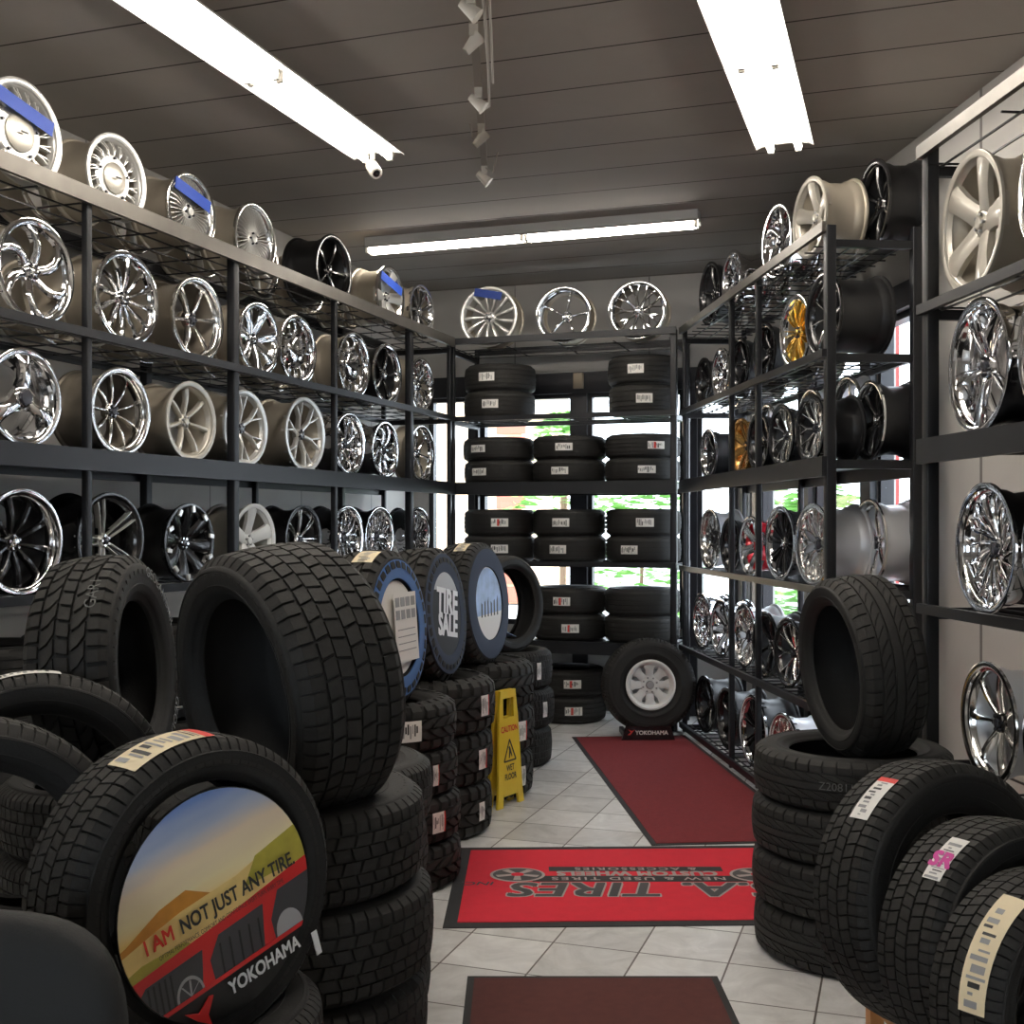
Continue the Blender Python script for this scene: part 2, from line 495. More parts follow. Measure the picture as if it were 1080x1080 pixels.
rack('wheel_rack', 'long black steel wheel rack along the left wall, six shelves high', PLf, LROT, Lposts, .62, ZS, big=(Lposts[2], Lposts[4]))
# centre rack at the back
PCr = Vector((1.244, 9.0, 0)); PCf = PCr - d2 * 1.83
CROT = math.atan2(d2.y, d2.x)
rack('tire_rack', 'black steel tire rack in front of the back windows', PCf, CROT, [0, 1.83], .60,
     [(.66, 'beam'), (1.29, 'thin'), (1.93, 'beam'), (2.47, 'thin'), (3.11, 'rail')], big=(1.83,), railmat='steel', cross=.45)
# right rack (x runs towards the camera)
RROT = math.atan2(-rf.y, -rf.x)
PRf = Vector((1.578, 5.88, 0)) + rf * 3.14
def Rs(px): return line_y(PRf, -rf, px)
Rposts = [0.0, Rs(769), Rs(797), 3.14]
rack('wheel_rack', 'black steel wheel rack in front of the right windows', PRf, RROT, Rposts, .50,
     [(.06, 'thin'), (.66, 'thin'), (1.27, 'rail2'), (1.93, 'beam'), (2.47, 'thin'), (3.11, 'rail')], big=(3.14,), cross=.14)
PGf = Vector((1.655, 4.68, 0))
def Gs(px): return line_y(PGf, -rf, px)
rack('wheel_rack', 'black steel wheel rack at the right edge, nearest the camera', PGf, RROT, [0, 1.2, 2.4], .50,
     [(.06, 'thin'), (.66, 'thin'), (1.27, 'thin'), (1.93, 'beam'), (2.47, 'thin'), (3.11, 'rail')], big=(0,), cross=.6)

# ---------------------------------------------------------------- wheels
def pol(r, a, y, lat=0):
    return (r * math.cos(a) - lat * math.sin(a), y, r * math.sin(a) + lat * math.cos(a))
def spoke(mb, R, r0, r1, yfun, st, th, crest, mi=0):
    """st = stations (t, angle, halfwidth, lateral) in fractions of R"""
    vs = []; n = len(st)
    for (t, a, hw, lat) in st:
        r = r0 + (r1 - r0) * t; y = yfun(t); hw *= R; lat *= R
        for q, dy in ((-1, th), (-1, 0), (-.45, -crest), (.45, -crest), (1, 0), (1, th)):
            vs.append(pol(r, a, y + dy, lat + q * hw))
    fs = []
    for i in range(n - 1):
        for k in range(6):
            fs.append((i * 6 + k, i * 6 + (k + 1) % 6, (i + 1) * 6 + (k + 1) % 6, (i + 1) * 6 + k))
    fs += [tuple(range(5, -1, -1)), tuple((n - 1) * 6 + k for k in range(6))]
    mb.add(vs, fs, mi)
def T4(f): return [f(t) for t in (0, .25, .5, .75, 1)]
def style_spokes(style, n):
    out = []
    for i in range(n):
        a = 2 * PI * i / n + PI / 2
        if style == 'plain': out.append((0, T4(lambda t: (t, a, .045 + .02 * t * t, 0))))
        elif style == 'thin': out.append((0, T4(lambda t: (t, a, .026 + .010 * t, 0))))
        elif style == 'wide': out.append((0, T4(lambda t: (t, a, .17 - .08 * t + .14 * t * t, 0))))
        elif style == 'three': out.append((0, T4(lambda t: (t, a, .20 - .30 * t + .34 * t * t, 0))))
        elif style == 'twin':
            for q in (-1, 1): out.append((0, T4(lambda t: (t, a, .022, q * (.03 + .05 * t)))))
        elif style == 'star':
            out.append((1, T4(lambda t: (t, a, .075 + .03 * t, 0))))
            for q in (-1, 1): out.append((2, T4(lambda t: (t, a, .020, q * (.05 + .055 * t)))))
        elif style == 'y':
            out.append((0, [(0, a, .06, 0), (.3, a, .05, 0), (.45, a, .055, 0)]))
            for q in (-1, 1): out.append((0, [(.36, a, .03, 0), (.6, a, .028, q * .07), (.8, a, .028, q * .13), (1, a, .03, q * .19)]))
        elif style == 'mesh':
            for q in (-1, 1):
                out.append((0, T4(lambda t: (t, a + q * t * PI / n, .022, 0))))
                out.append((0, [(.45, a + q * .45 * PI / n, .02, 0), (.75, a + q * .05 * PI / n, .018, 0), (1, a - q * .3 * PI / n, .02, 0)]))
        elif style == 'swirl': out.append((0, T4(lambda t: (t, a + .55 * t * t, .10 - .04 * t + .07 * t * t, 0))))
        elif style == 'curve': out.append((0, T4(lambda t: (t, a + .45 * math.sin(t * 2.2), .034, 0))))
        elif style == 'turbine': out.append((0, T4(lambda t: (t, a + .1 * t, .032 + .045 * t, 0))))
        elif style == 'wire':
            out.append((0, [(0, a, .012, 0), (.6, a + .02, .014, 0), (1, a + .04, .018, 0)]))
        elif style == 'lace':
            out.append((0, [(0, a, .03, 0), (.5, a, .018, 0), (1, a + .05, .026, 0)]))
            out.append((0, [(.1, a, .015, 0), (.6, a + .10, .016, 0), (1, a + .17, .02, 0)]))
        elif style == 'steel': out.append((0, [(0, a, .16, 0), (.5, a, .15, 0), (1, a, .27, 0)]))
    return out
_wm = {}
WSPEC = {   # style: (spokes, hub radius, inner end, dish at rim, dish at hub, cap radius)
    'plain': (.20, .03, .05, .09), 'thin': (.20, .03, .05, .09), 'wide': (.20, .012, .05, .10), 'three': (.24, .015, .01, .17),
    'twin': (.22, .02, .04, .09), 'star': (.17, .012, .05, .08), 'y': (.18, .018, .045, .09), 'mesh': (.26, .02, .045, .12),
    'swirl': (.22, .015, .03, .10), 'curve': (.22, .03, .05, .10), 'turbine': (.22, .015, .035, .11), 'wire': (.24, .03, .025, .12),
    'lace': (.56, .035, .03, .36), 'steel': (.42, .045, .045, .17)}
def wheel_mesh(style, n, R, W, deep):
    k = (style, n, round(R, 3), round(W, 3), deep)
    if k in _wm: return _wm[k]
    hub, dr, dh, capr = WSPEC[style]
    if deep: dr = deep; dh = deep + .01
    y0 = -W / 2
    bar = MB()
    bar.lathe([(R, y0 + .006), (R - .002, y0), (R - .010, y0 - .001), (R - .022, y0 + .004), (R - .028, y0 + .02), (R - .034, y0 + max(.055, dr + .01)),
               (R - .052, y0 + max(.085, dr + .03)), (R - .054, W / 2 - .07), (R - .036, W / 2 - .045), (R - .034, W / 2 - .02), (R - .016, W / 2 - .004), (R - .012, W / 2),
               (R - .002, W / 2), (R, W / 2 - .006), (R - .003, W / 2 - .014), (R - .014, W / 2 - .018), (R - .016, W / 2 - .045), (R - .026, W / 2 - .058), (R - .030, W / 2 - .075),
               (R - .032, y0 + .085), (R - .020, y0 + .055), (R - .018, y0 + .018), (R - .004, y0 + .012)], 72)
    lip = MB()
    lip.lathe([(R + .001, y0 + .009), (R + .001, y0 - .002), (R - .012, y0 - .005), (R - .026, y0 + .002), (R - .031, y0 + .02), (R * .82 if deep else R - .037, y0 + max(.02, dr) + .012), (R * .81 if deep else R - .041, y0 + max(.02, dr) + .008),
               (R - .034, y0 + .018), (R - .030, y0 + .012), (R - .013, y0 + .004)], 72)
    face = MB()
    r1 = R - .033 if dr > .02 else R - .018
    if deep: r1 = R * .83
    r0 = hub * R * .85
    yf = lambda t: y0 + dh + (dr - dh) * (t ** 1.6) - .012 * math.sin(PI * t)
    for mi, st in style_spokes(style, n):
        spoke(face, R, r0 + (mi == 1) * .0, r1, (lambda t: yf(t) + .006) if mi == 1 else yf, st, .022, .008 if mi != 1 else .002, {0: 0, 1: 1, 2: 0}[mi])
    hy = yf(0)
    face.lathe([(hub * R, hy + .03), (hub * R, hy + .002), (hub * R - .01, hy - .008), (.03, hy - .010), (.001, hy - .010), (.001, hy + .03)], 40)
    if style == 'steel':
        face.lathe([(R * .78, y0 + dr + .015), (R * .80, y0 + dr - .006), (R - .03, y0 + dr - .012), (R - .03, y0 + dr + .015)], 56)
    # dark lug recesses
    nl = 5 if n % 5 == 0 or n > 12 else (8 if style == 'steel' else 6)
    lr = hub * R * .62 if hub < .3 else capr * R + .022
    lug = face
    for i in range(nl):
        a = 2 * PI * i / nl + .3
        c = pol(lr, a, hy - .010)
        lug.add([(c[0] + .007 * math.cos(b), c[1] + dy, c[2] + .007 * math.sin(b)) for dy in (-.010, .004) for b in [PI * q / 3 for q in range(6)]],
                [(5, 4, 3, 2, 1, 0)] + [(q, (q + 1) % 6, 6 + (q + 1) % 6, 6 + q) for q in range(6)], 2)
    cap = MB()
    cr = capr * R
    cap.lathe([(cr, hy - .004), (cr, hy - .016), (cr * .85, hy - .022), (cr * .4, hy - .024), (.001, hy - .024), (.001, hy - .004)], 32)
    _wm[k] = (bar, lip, face, None, cap, {})
    return _wm[k]
FIN = {  # finish: barrel, lip, face, face secondary, lugs, cap
    'chrome': ('barrel', 'chrome', 'chrome', 'chrome', 'cap', 'chrome'),
    'fullchrome': ('chrome', 'chrome', 'chrome', 'chrome', 'cap', 'cap'),
    'polish': ('barreldark', 'polish', 'polish', 'polish', 'cap', 'cap'),
    'silver': ('barrel', 'polish', 'silver', 'silver', 'cap', 'silver'),
    'bright': ('barrel', 'brightsilver', 'brightsilver', 'brightsilver', 'cap', 'gunmetal'),
    'cream': ('barrel', 'cream', 'cream', 'cream', 'inkgrey', 'cream'),
    'luxury': ('barrel', 'brightsilver', 'brightsilver', 'brightsilver', 'cap', 'cream'),
    'gunlip': ('barreldark', 'chrome', 'gunmetal', 'gunmetal', 'chrome', 'chrome'),
    'black': ('blacksatin', 'blackgloss', 'blackgloss', 'blackgloss', 'chrome', 'blackgloss'),
    'blacklip': ('blacksatin', 'chrome', 'blackgloss', 'blackgloss', 'chrome', 'chrome'),
    'blackface': ('blackgloss', 'blackgloss', 'brightsilver', 'blackgloss', 'chrome', 'cap'),
    'machined': ('blacksatin', 'blackgloss', 'polish', 'blackgloss', 'cap', 'cap'),
    'gold': ('barreldark', 'chrome', 'gold', 'gold', 'cap', 'gold'),
    'bronze': ('bronze', 'bronze', 'bronze', 'bronze', 'cap', 'bronze'),
    'red': ('red', 'chrome', 'polish', 'red', 'red', 'red'),
    'white': ('cream', 'white', 'white', 'white', 'inkgrey', 'white'),
    'silverbarrel': ('barrelsilver', 'polish', 'polish', 'polish', 'cap', 'cap'),
}
def wheel(base, rz, style, n, fin, D, W, label, deep=0, tape=False, rx=0, group=None, sticker=None, roll=None, badge=False):
    R = D / 2
    root = empty('alloy_wheel', base, label, 'wheel', group, rz, rx)
    parts = wheel_mesh(style, n, R, W, deep)
    fm = FIN[fin]; cache = parts[5]
    if roll is None: roll = random.uniform(0, 2 * PI)
    def put(nm, mb, mats, key, r=True):
        if (fin, key) not in cache: cache[(fin, key)] = mb.mesh(nm, mats, 40)
        o = obj(nm, cache[(fin, key)], root, (0, 0, R))
        o.rotation_euler = (0, roll if r else 0, 0)
        return o
    put('barrel', parts[0], [fm[0]], 'b')
    put('rim_lip', parts[1], [fm[1]], 'l')
    fc = put('spoke_face', parts[2], [fm[2], fm[3], fm[4]], 'f')
    put('center_cap', parts[4], [fm[5]], 'c')
    if badge:
        mb = MB(); y = -W / 2 + WSPEC[style][2] - .038
        mb.box((0, y, 0), (.040, .002, .009))
        b = mb.build('badge', 'ink', root, smooth=0, loc=(0, 0, R))
    if tape:
        mb = MB(); h = .032; y = -W / 2 - .009
        a = R * .93; zc = R * (.42 if tape is True else tape)
        hw = math.sqrt(a * a - (zc) ** 2)
        mb.box((0, y, zc), (hw * 2 - .04, .003, h * 2.0), 0, Matrix.Rotation(rad(12), 3, 'Y'))
        tp = mb.build('masking_tape', 'tape', root, smooth=0, loc=(0, 0, R)); tp['label'] = 'strip of blue tape'
    if sticker:
        mb = MB()
        ang = sticker[0]
        vs = []
        for i in range(5):
            a = ang + (i - 2) * .055
            for y in (-.0, .045): vs.append(pol(R - .028, a, y + sticker[2]))
        mb.add(vs, [(2 * i, 2 * i + 1, 2 * i + 3, 2 * i + 2) for i in range(4)])
        mb.build('sticker', sticker[1], root, loc=(0, 0, R))
    return root

def row(P, dr, back, rz, sfun, z, inset, items, place, yaw):
    for it in items:
        px, h, style, n, fin, W, desc = it[:7]
        kw = it[7] if len(it) > 7 else {}
        s = kw.pop('s', None) if 's' in kw else None
        s = line_y(P + back * kw.get('ins', inset), dr, px) if s is None else s
        Yc = (P + dr * s).y
        D = kw.pop('D', None) or h / F * Yc
        D = max(.36, min(.56, D))
        tw = kw.pop('tw', yaw)
        ins = kw.pop('ins', inset)
        p = P + dr * s + back * (ins + W / 2 + abs(math.sin(tw)) * D / 2)
        wheel(Vector((p.x, p.y, z)), rz + tw, style, n, fin, D, W, desc + place, **kw)
# --- left rack; its faces look into the aisle
LB = -d2
tl = rad(-3)
top = ' top shelf of left rack'
row(PLf, d1, LB, LROT, Ls, 3.047, .056, [
    (28, 112, 'lace', 18, 'luxury', .22, 'silver lace-spoke wheel with blue tape, nearest,', dict(tape=True, badge=True, roll=0)),
    (127, 92, 'lace', 18, 'luxury', .24, 'silver lace-spoke wheel with badge and no tape,', dict(badge=True, roll=0)),
    (205, 82, 'wire', 36, 'silver', .24, 'silver wire-spoke wheel with blue tape,', dict(tape=True)),
    (272, 76, 'wire', 36, 'silver', .24, 'silver wire-spoke wheel without tape beside black one,', {}),
    (355, 74, 'plain', 5, 'black', .26, 'glossy black five-spoke wheel with wide barrel,', {}),
    (414, 64, 'wide', 6, 'silver', .24, 'silver six-spoke wheel with blue tape across it,', dict(tape=True)),
    (447, 58, 'turbine', 9, 'gunlip', .20, 'grey turbine wheel, farthest,', {}),
], top, tl)
sec = ' on second shelf from top, left rack'
row(PLf, d1, LB, LROT, Ls, 2.472, .056, [
    (42, 110, 'swirl', 6, 'chrome', .22, 'chrome swirled six-spoke wheel', dict(roll=.3)),
    (138, 98, 'turbine', 12, 'chrome', .24, 'chrome multi-spoke wheel beside the swirled one', {}),
    (212, 88, 'plain', 6, 'polish', .24, 'polished slim six-spoke wheel', dict(roll=.4)),
    (276, 76, 'wide', 7, 'chrome', .20, 'mirror chrome wheel just right of the thick post', {}),
    (317, 72, 'lace', 12, 'chrome', .24, 'chrome wheel with round slotted centre', {}),
    (376, 68, 'lace', 10, 'chrome', .22, 'chrome wheel with notched rim', {}),
    (411, 64, 'plain', 5, 'blacklip', .22, 'black five-spoke wheel with chrome lip', dict(deep=.03)),
    (447, 58, 'mesh', 8, 'chrome', .18, 'chrome mesh wheel, farthest', {}),
], sec, tl)
mid = ' on the thick-beam shelf, left rack'
row(PLf, d1, LB, LROT, Ls, 1.934, .056, [
    (30, 98, 'three', 3, 'fullchrome', .22, 'mirror chrome three-spoke wheel', dict(roll=0, D=.42)),
    (131, 92, 'thin', 9, 'polish', .25, 'deep-lipped nine-spoke wheel with polished rim', dict(deep=.05)),
    (205, 84, 'plain', 7, 'cream', .24, 'pale silver seven-spoke wheel', {}),
    (262, 80, 'y', 6, 'bright', .24, 'bright Y-spoke wheel half hidden by the thick post', {}),
    (325, 78, 'y', 6, 'bright', .26, 'bright Y-spoke wheel right of the thick post', {}),
    (371, 66, 'curve', 7, 'fullchrome', .20, 'chrome curved-spoke wheel', {}),
    (409, 60, 'swirl', 8, 'fullchrome', .22, 'chrome swirl wheel', {}),
    (447, 60, 'plain', 6, 'chrome', .16, 'narrow chrome wheel, farthest', {}),
], mid, tl)
low = ' below the thick beam, left rack'
row(PLf, d1, LB, LROT, Ls, 1.292, .056, [
    (28, 112, 'plain', 10, 'blacklip', .25, 'black ten-spoke wheel with wide chrome lip', dict(deep=.05, D=.46)),
    (121, 100, 'star', 5, 'blackface', .26, 'black wheel with silver five-point star', dict(D=.46, roll=-.32)),
    (203, 84, 'wide', 8, 'black', .26, 'black off-road wheel ringed with silver studs', {}),
    (271, 78, 'wide', 5, 'white', .24, 'white five-spoke wheel', dict(roll=0)),
    (323, 72, 'twin', 7, 'machined', .24, 'black wheel with thin bright spokes', {}),
    (369, 68, 'mesh', 7, 'fullchrome', .22, 'chrome mesh wheel, first of three', {}),
    (403, 64, 'mesh', 8, 'fullchrome', .22, 'chrome mesh wheel, second of three', {}),
    (443, 60, 'mesh', 9, 'fullchrome', .18, 'chrome mesh wheel, farthest of three', {}),
], low, tl)
# silver studs of the off-road wheel
for o in list(scene.objects):
    if o.get('label', '').startswith('black off-road wheel'):
        R = o.children[0].location.z
        for i in range(10):
            a = 2 * PI * i / 10 + .2
            mb = MB(); mb.box(pol(R - .028, a, -.137), (.020, .012, .034), 0, Matrix.Rotation(-a + PI / 2, 3, 'Y').inverted())
            mb.build('bead_stud', 'brightsilver', o, smooth=0, loc=(0, 0, R))
# second row behind, against the wall
for z, zs, gname in ((3.047, [0.3, .95, 1.6, 2.25, 2.9, 3.5], 'rear wheels on the top shelf of the left rack'),
                     (2.472, [.35, 1.05, 1.75, 2.45, 3.1, 3.75], 'rear wheels on the second shelf of the left rack')):
    for i, s in enumerate(zs):
        p = PLf + d1 * (s + .55) + LB * .49
        nm = 'silver wheel in the row behind, ' + ('top shelf' if z > 3 else 'second shelf') + ' of left rack'
        wheel(Vector((p.x, p.y, z)), LROT, 'plain', 6, 'silver', .42, .20, nm, group=gname)

# --- centre rack top
def Cs(px): return line_y(PCf, d2, px)
row(PCf, d2, d1, CROT, Cs, 3.047, .03, [
    (515, 64, 'turbine', 13, 'bright', .20, 'silver thirteen-spoke wheel with blue tape, left one', dict(tape=.74)),
    (594, 60, 'thin', 5, 'chrome', .20, 'deep-dish chrome wheel, middle one', dict(deep=.10)),
    (672, 62, 'y', 9, 'chrome', .22, 'chrome split-spoke wheel, right one', {}),
], ' on top of the tire rack', 0)

# --- right rack; its faces look left into the aisle
RB = rn
trr = rad(5)
row(PRf, -rf, RB, RROT, Rs, 3.047, .050, [
    (745, 66, 'plain', 5, 'black', .18, 'black wheel, farthest,', {}),
    (769, 62, 'mesh', 7, 'fullchrome', .22, 'chrome mesh wheel beside the black one,', {}),
    (815, 80, 'swirl', 5, 'fullchrome', .18, 'mirror chrome swirl wheel,', {}),
    (849, 84, 'wide', 5, 'cream', .24, 'satin silver wheel with deep barrel, nearest,', {'sticker': (2.6, 'orange', 0)}),
], ' top shelf of right rack', trr)
row(PRf, -rf, RB, RROT, Rs, 2.472, .050, [
    (739, 50, 'plain', 6, 'black', .18, 'black wheel, farthest', {}),
    (757, 52, 'mesh', 7, 'fullchrome', .18, 'chrome mesh wheel beside the farthest one', {}),
    (776, 56, 'plain', 5, 'black', .24, 'black wheel left of the middle post', {}),
    (802, 60, 'plain', 7, 'black', .24, 'black wheel right of the middle post', {}),
    (834, 78, 'twin', 9, 'gold', .20, 'gold wheel with chrome lip', dict(deep=.02)),
    (863, 88, 'thin', 8, 'machined', .30, 'wide black wheel with bright spokes, nearest', {'D': .44}),
], ' on second shelf from top, right rack', trr)
row(PRf, -rf, RB, RROT, Rs, 1.934, .050, [
    (744, 47, 'plain', 6, 'blacklip', .24, 'black wheel with bright edge, farthest', {}),
    (778, 58, 'wide', 7, 'bronze', .20, 'orange bronze wheel', {}),
    (796, 58, 'plain', 6, 'black', .22, 'plain black wheel between bronze and spoked ones', {}),
    (820, 66, 'y', 7, 'machined', .24, 'black wheel with silver split spokes', {}),
    (850, 72, 'y', 8, 'machined', .24, 'black split-spoke wheel, nearest front one', {}),
], ' on thick-beam shelf, right rack', trr)
row(PRf, -rf, RB, RROT, Rs, 1.272, .050, [
    (745, 70, 'steel', 8, 'silverbarrel', .20, 'large silver ring-like wheel, farthest', dict(D=.44)),
    (767, 58, 'plain', 6, 'black', .18, 'dark wheel between silver and red ones', {}),
    (788, 62, 'wide', 6, 'red', .22, 'red wheel with polished face', dict(D=.38)),
    (818, 78, 'twin', 10, 'blacklip', .24, 'dark wheel with bright lip', {}),
    (852, 88, 'mesh', 9, 'silverbarrel', .25, 'chrome-faced wheel with red sticker on barrel,', {'D': .44}),
], ' on shelf below thick beam, right rack', trr)
row(PRf, -rf, RB, RROT, Rs, .662, .050, [
    (737, 60, 'mesh', 7, 'fullchrome', .2, 'chrome mesh wheel, farthest', {}),
    (757, 62, 'wide', 7, 'fullchrome', .2, 'chrome wide-spoke wheel beside farthest one', {}),
    (781, 68, 'mesh', 8, 'silverbarrel', .22, 'bright mesh wheel left of the dark one', {}),
    (803, 70, 'plain', 6, 'black', .22, 'dark wheel in the middle', {}),
    (827, 74, 'y', 7, 'machined', .22, 'black wheel with bright split spokes', {}),
    (856, 80, 'plain', 6, 'bronze', .18, 'bronze-edged wheel, nearest', {'D': .40}),
], ' on second-lowest shelf, right rack', trr)
row(PRf, -rf, RB, RROT, Rs, .062, .050, [
    (740, 60, 'plain', 6, 'black', .24, 'satin black wheel, farthest', {}),
    (763, 64, 'plain', 5, 'black', .24, 'black five-spoke wheel, second', {}),
    (790, 76, 'twin', 7, 'blacklip', .24, 'black wheel with chrome edge', {}),
    (822, 80, 'mesh', 8, 'silverbarrel', .24, 'silver mesh wheel nearest the tire stack', {}),
], ' on the floor shelf, right rack', trr)
# rear wheels of the right rack whose barrels show past its end
for z, fin, D, lb, st in ((3.047, 'black', .46, 'black wide wheel behind the silver one, top shelf of right rack', None),
                      (1.934, 'blacklip', .42, 'black wheel with bright edge behind front row, thick-beam shelf, right rack', None),
                      (1.272, 'silverbarrel', .46, 'plain silver wheel behind the one with red sticker, right rack', None)):
    p = PRf - rf * 2.93 + RB * (.285 + (.02 if z > 3 else 0) + .14)
    wheel(Vector((p.x, p.y, z)), RROT, 'plain', 6, fin, D, .23, lb)
for i, s_ in enumerate((1.0, 1.9, 2.5)):
    p = PRf - rf * s_ + RB * .40
    wheel(Vector((p.x, p.y, 1.934)), RROT, 'plain', 6, 'silverbarrel', .50, .10, 'large silver wheel behind the front row, thick-beam shelf of right rack', group='rear wheels of right rack thick-beam shelf')
for z, fin in ((3.047, 'gunlip'), (2.472, 'gunlip')):
    for i in range(4):
        p = PRf - rf * (.35 + i * .55) + RB * (.40)
        wheel(Vector((p.x, p.y, z)), RROT, 'plain', 5, fin, .40, .16, 'grey wheel behind the front row, ' + ('top shelf' if z > 3 else 'second shelf') + ' of right rack',
              group='rear wheels of right rack ' + ('top' if z > 3 else 'second') + ' shelf')
for o in list(scene.objects):
    if 'red sticker on barrel' in o.get('label', ''):
        R = o.children[0].location.z
        mb = MB(); vs = []
        for i in range(4):
            for y in (0.015, .055): vs.append(pol(R - .028, PI - .25 - .07 * i, y))
        mb.add(vs, [(2 * i, 2 * i + 1, 2 * i + 3, 2 * i + 2) for i in range(3)])
        mb.build('sticker', 'redsticker', o, loc=(0, 0, R))
# --- nearest right rack
tg = rad(-2)
row(PGf, -rf, RB, RROT, Gs, 2.472, .04, [
    (1021, 150, 'wide', 5, 'cream', .22, 'large satin silver five-spoke wheel', dict(roll=.35, D=.53)),
    (1112, 150, 'wide', 5, 'silver', .22, 'satin silver wheel cut by the photo edge', dict(D=.52)),
], ', upper shelf, nearest right rack', tg)
row(PGf, -rf, RB, RROT, Gs, 1.934, .02, [
    (1029, 146, 'twin', 5, 'fullchrome', .22, 'mirror chrome twin-spoke wheel', dict(D=.50)),
    (1112, 150, 'wide', 6, 'fullchrome', .22, 'mirror chrome wheel cut by the photo edge', dict(D=.52)),
], ', thick-beam shelf, nearest right rack', tg)
row(PGf, -rf, RB, RROT, Gs, 1.272, .02, [
    (1036, 135, 'curve', 16, 'fullchrome', .24, 'chrome wheel with many curved spokes', dict(D=.48)),
    (1114, 140, 'wide', 6, 'fullchrome', .22, 'chrome wheel cut by the photo edge', dict(D=.48)),
], ', below thick beam, nearest right rack', tg)
row(PGf, -rf, RB, RROT, Gs, .662, .02, [
    (1040, 126, 'plain', 7, 'silverbarrel', .26, 'silver seven-spoke wheel with orange sticker', dict(D=.44, sticker=(1.35, 'orange', .03), roll=.2)),
    (1112, 130, 'plain', 7, 'silverbarrel', .22, 'silver wheel beyond the one with orange sticker', dict(D=.44)),
], ', lower shelf, nearest right rack', tg)

# ---------------------------------------------------------------- tires
TREAD = {   # rows: f0, f1, blocks, gap, skew, phase ; blocks 0 = continuous rib
    'highway': (.008, [(-1.13, -.60, 76, .12, .0, 0), (-.55, -.22, 62, .07, .22, .1), (-.16, .16, 66, .06, -.2, .3), (.22, .55, 62, .07, .22, .1), (.60, 1.13, 76, .12, .0, .4)]),
    'at': (.010, [(-1.16, -.62, 46, .20, .05, 0), (-.55, -.22, 38, .16, .7, .2), (-.14, .16, 44, .14, -.15, .4), (.24, .57, 38, .16, .7, .0), (.64, 1.16, 46, .20, -.05, .5)]),
    'mud': (.014, [(-1.22, -.56, 30, .28, .15, 0), (-.48, -.04, 26, .22, .8, .3), (.04, .48, 26, .22, -.8, .0), (.56, 1.22, 30, .28, -.15, .5)]),
    'suv': (.007, [(-1.14, -.64, 58, .12, .04, 0), (-.58, -.33, 46, .10, .18, .3), (-.30, -.02, 46, .10, -.15, .1), (.02, .30, 46, .10, .18, .6), (.33, .58, 46, .10, -.15, .4), (.64, 1.14, 58, .12, -.04, .2)]),
    'summer': (.007, [(-1.12, -.60, 44, .07, .12, 0), (-.53, -.20, 40, .05, 1.2, 0), (-.13, .13, 0, 0, 0, 0), (.20, .53, 40, .05, 1.2, .5), (.60, 1.12, 44, .07, .12, .5)]),
    'rib': (.007, [(-1.05, -.62, 0, 0, 0, 0), (-.55, -.22, 0, 0, 0, 0), (-.15, .15, 0, 0, 0, 0), (.22, .55, 0, 0, 0, 0), (.62, 1.05, 0, 0, 0, 0)]),
}
def rs(R, f):
    a = abs(f)
    return R - .007 * (min(a, .85) / .85) ** 2 - (.055 * ((a - .85) / .35) ** 1.7 if a > .85 else 0)
def tread_pt(R, W, th, f, dr=0.0):
    r = rs(R, f) + dr
    return (r * math.cos(th), f * .435 * W, r * math.sin(th))
_tm = {}
def tire_mesh(kind, R, W, rim, seg):
    k = (kind, round(R, 3), round(W, 3), round(rim, 3), seg)
    if k in _tm: return _tm[k]
    dep, rows = TREAD[kind]
    half = []
    for f in (0, .3, .6, .85, 1.0): half.append((rs(R, f) - dep, f * .435 * W))
    hs = R - rim
    side = [(R - .030 - dep * .3, .468 * W), (R - .20 * hs - .012, .488 * W), (R - .36 * hs, .498 * W), (R - .37 * hs, .490 * W), (R - .50 * hs, .496 * W), (rim + .34 * hs, .482 * W), (rim + .33 * hs, .488 * W),
            (rim + .22 * hs, .468 * W), (rim + .13 * hs, .435 * W), (rim + .12 * hs, .425 * W), (rim + .03 * hs, .405 * W), (rim, .39 * W), (rim - .003, .36 * W), (rim + .004, .34 * W),
            (rim + .2 * hs, .41 * W), (rim + .5 * hs, .455 * W), (R - .045, .43 * W), (R - .028, .36 * W), (R - .024, 0)]
    full = half[::-1] and (half + side)
    neg = [(r, -y) for r, y in full[1:-1]][::-1]
    prof = full + neg
    car = MB().lathe(prof, seg)
    tr = MB()
    for (f0, f1, n, gap, skew, ph) in rows:
        fs_ = [f0, (f0 + f1) / 2, f1] if abs(f0) <= .85 and abs(f1) <= .85 else [f0 + (f1 - f0) * q / 4 for q in range(5)]
        if n == 0:
            mm = len(fs_)
            pr = [(rs(R, f) - dep * 1.2, f * .435 * W) for f in fs_[:1]] + [(rs(R, f), f * .435 * W) for f in fs_] + [(rs(R, f) - dep * 1.2, f * .435 * W) for f in fs_[-1:]]
            tr.lathe(pr, seg, closed=False)
            continue
        dth = 2 * PI / n
        for i in range(n):
            t0 = (i + ph) * dth; t1 = t0 + dth * (1 - gap)
            vs = []
            for j, f in enumerate(fs_):
                q = j / (len(fs_) - 1)
                o = skew * dth * (q - .5)
                if abs(skew) >= .6 and q == .5: o += .12 * dth
                for (th, lvl) in ((t0 + o, -dep * 1.3), (t0 + o + .04 * dth, 0), (t1 + o - .04 * dth, 0), (t1 + o, -dep * 1.3)):
                    vs.append(tread_pt(R, W, th, f, lvl))
            nf = len(fs_); fc = []
            for j in range(nf - 1):
                for e in range(3): fc.append((j * 4 + e, j * 4 + e + 1, (j + 1) * 4 + e + 1, (j + 1) * 4 + e))
            fc += [(3, 2, 1, 0), tuple((nf - 1) * 4 + e for e in range(4))]
            tr.add(vs, fc)
    _tm[k] = (car.mesh('carcass', ['rubber'], 50), tr.mesh('tread', ['tread'], 30), {})
    return _tm[k]
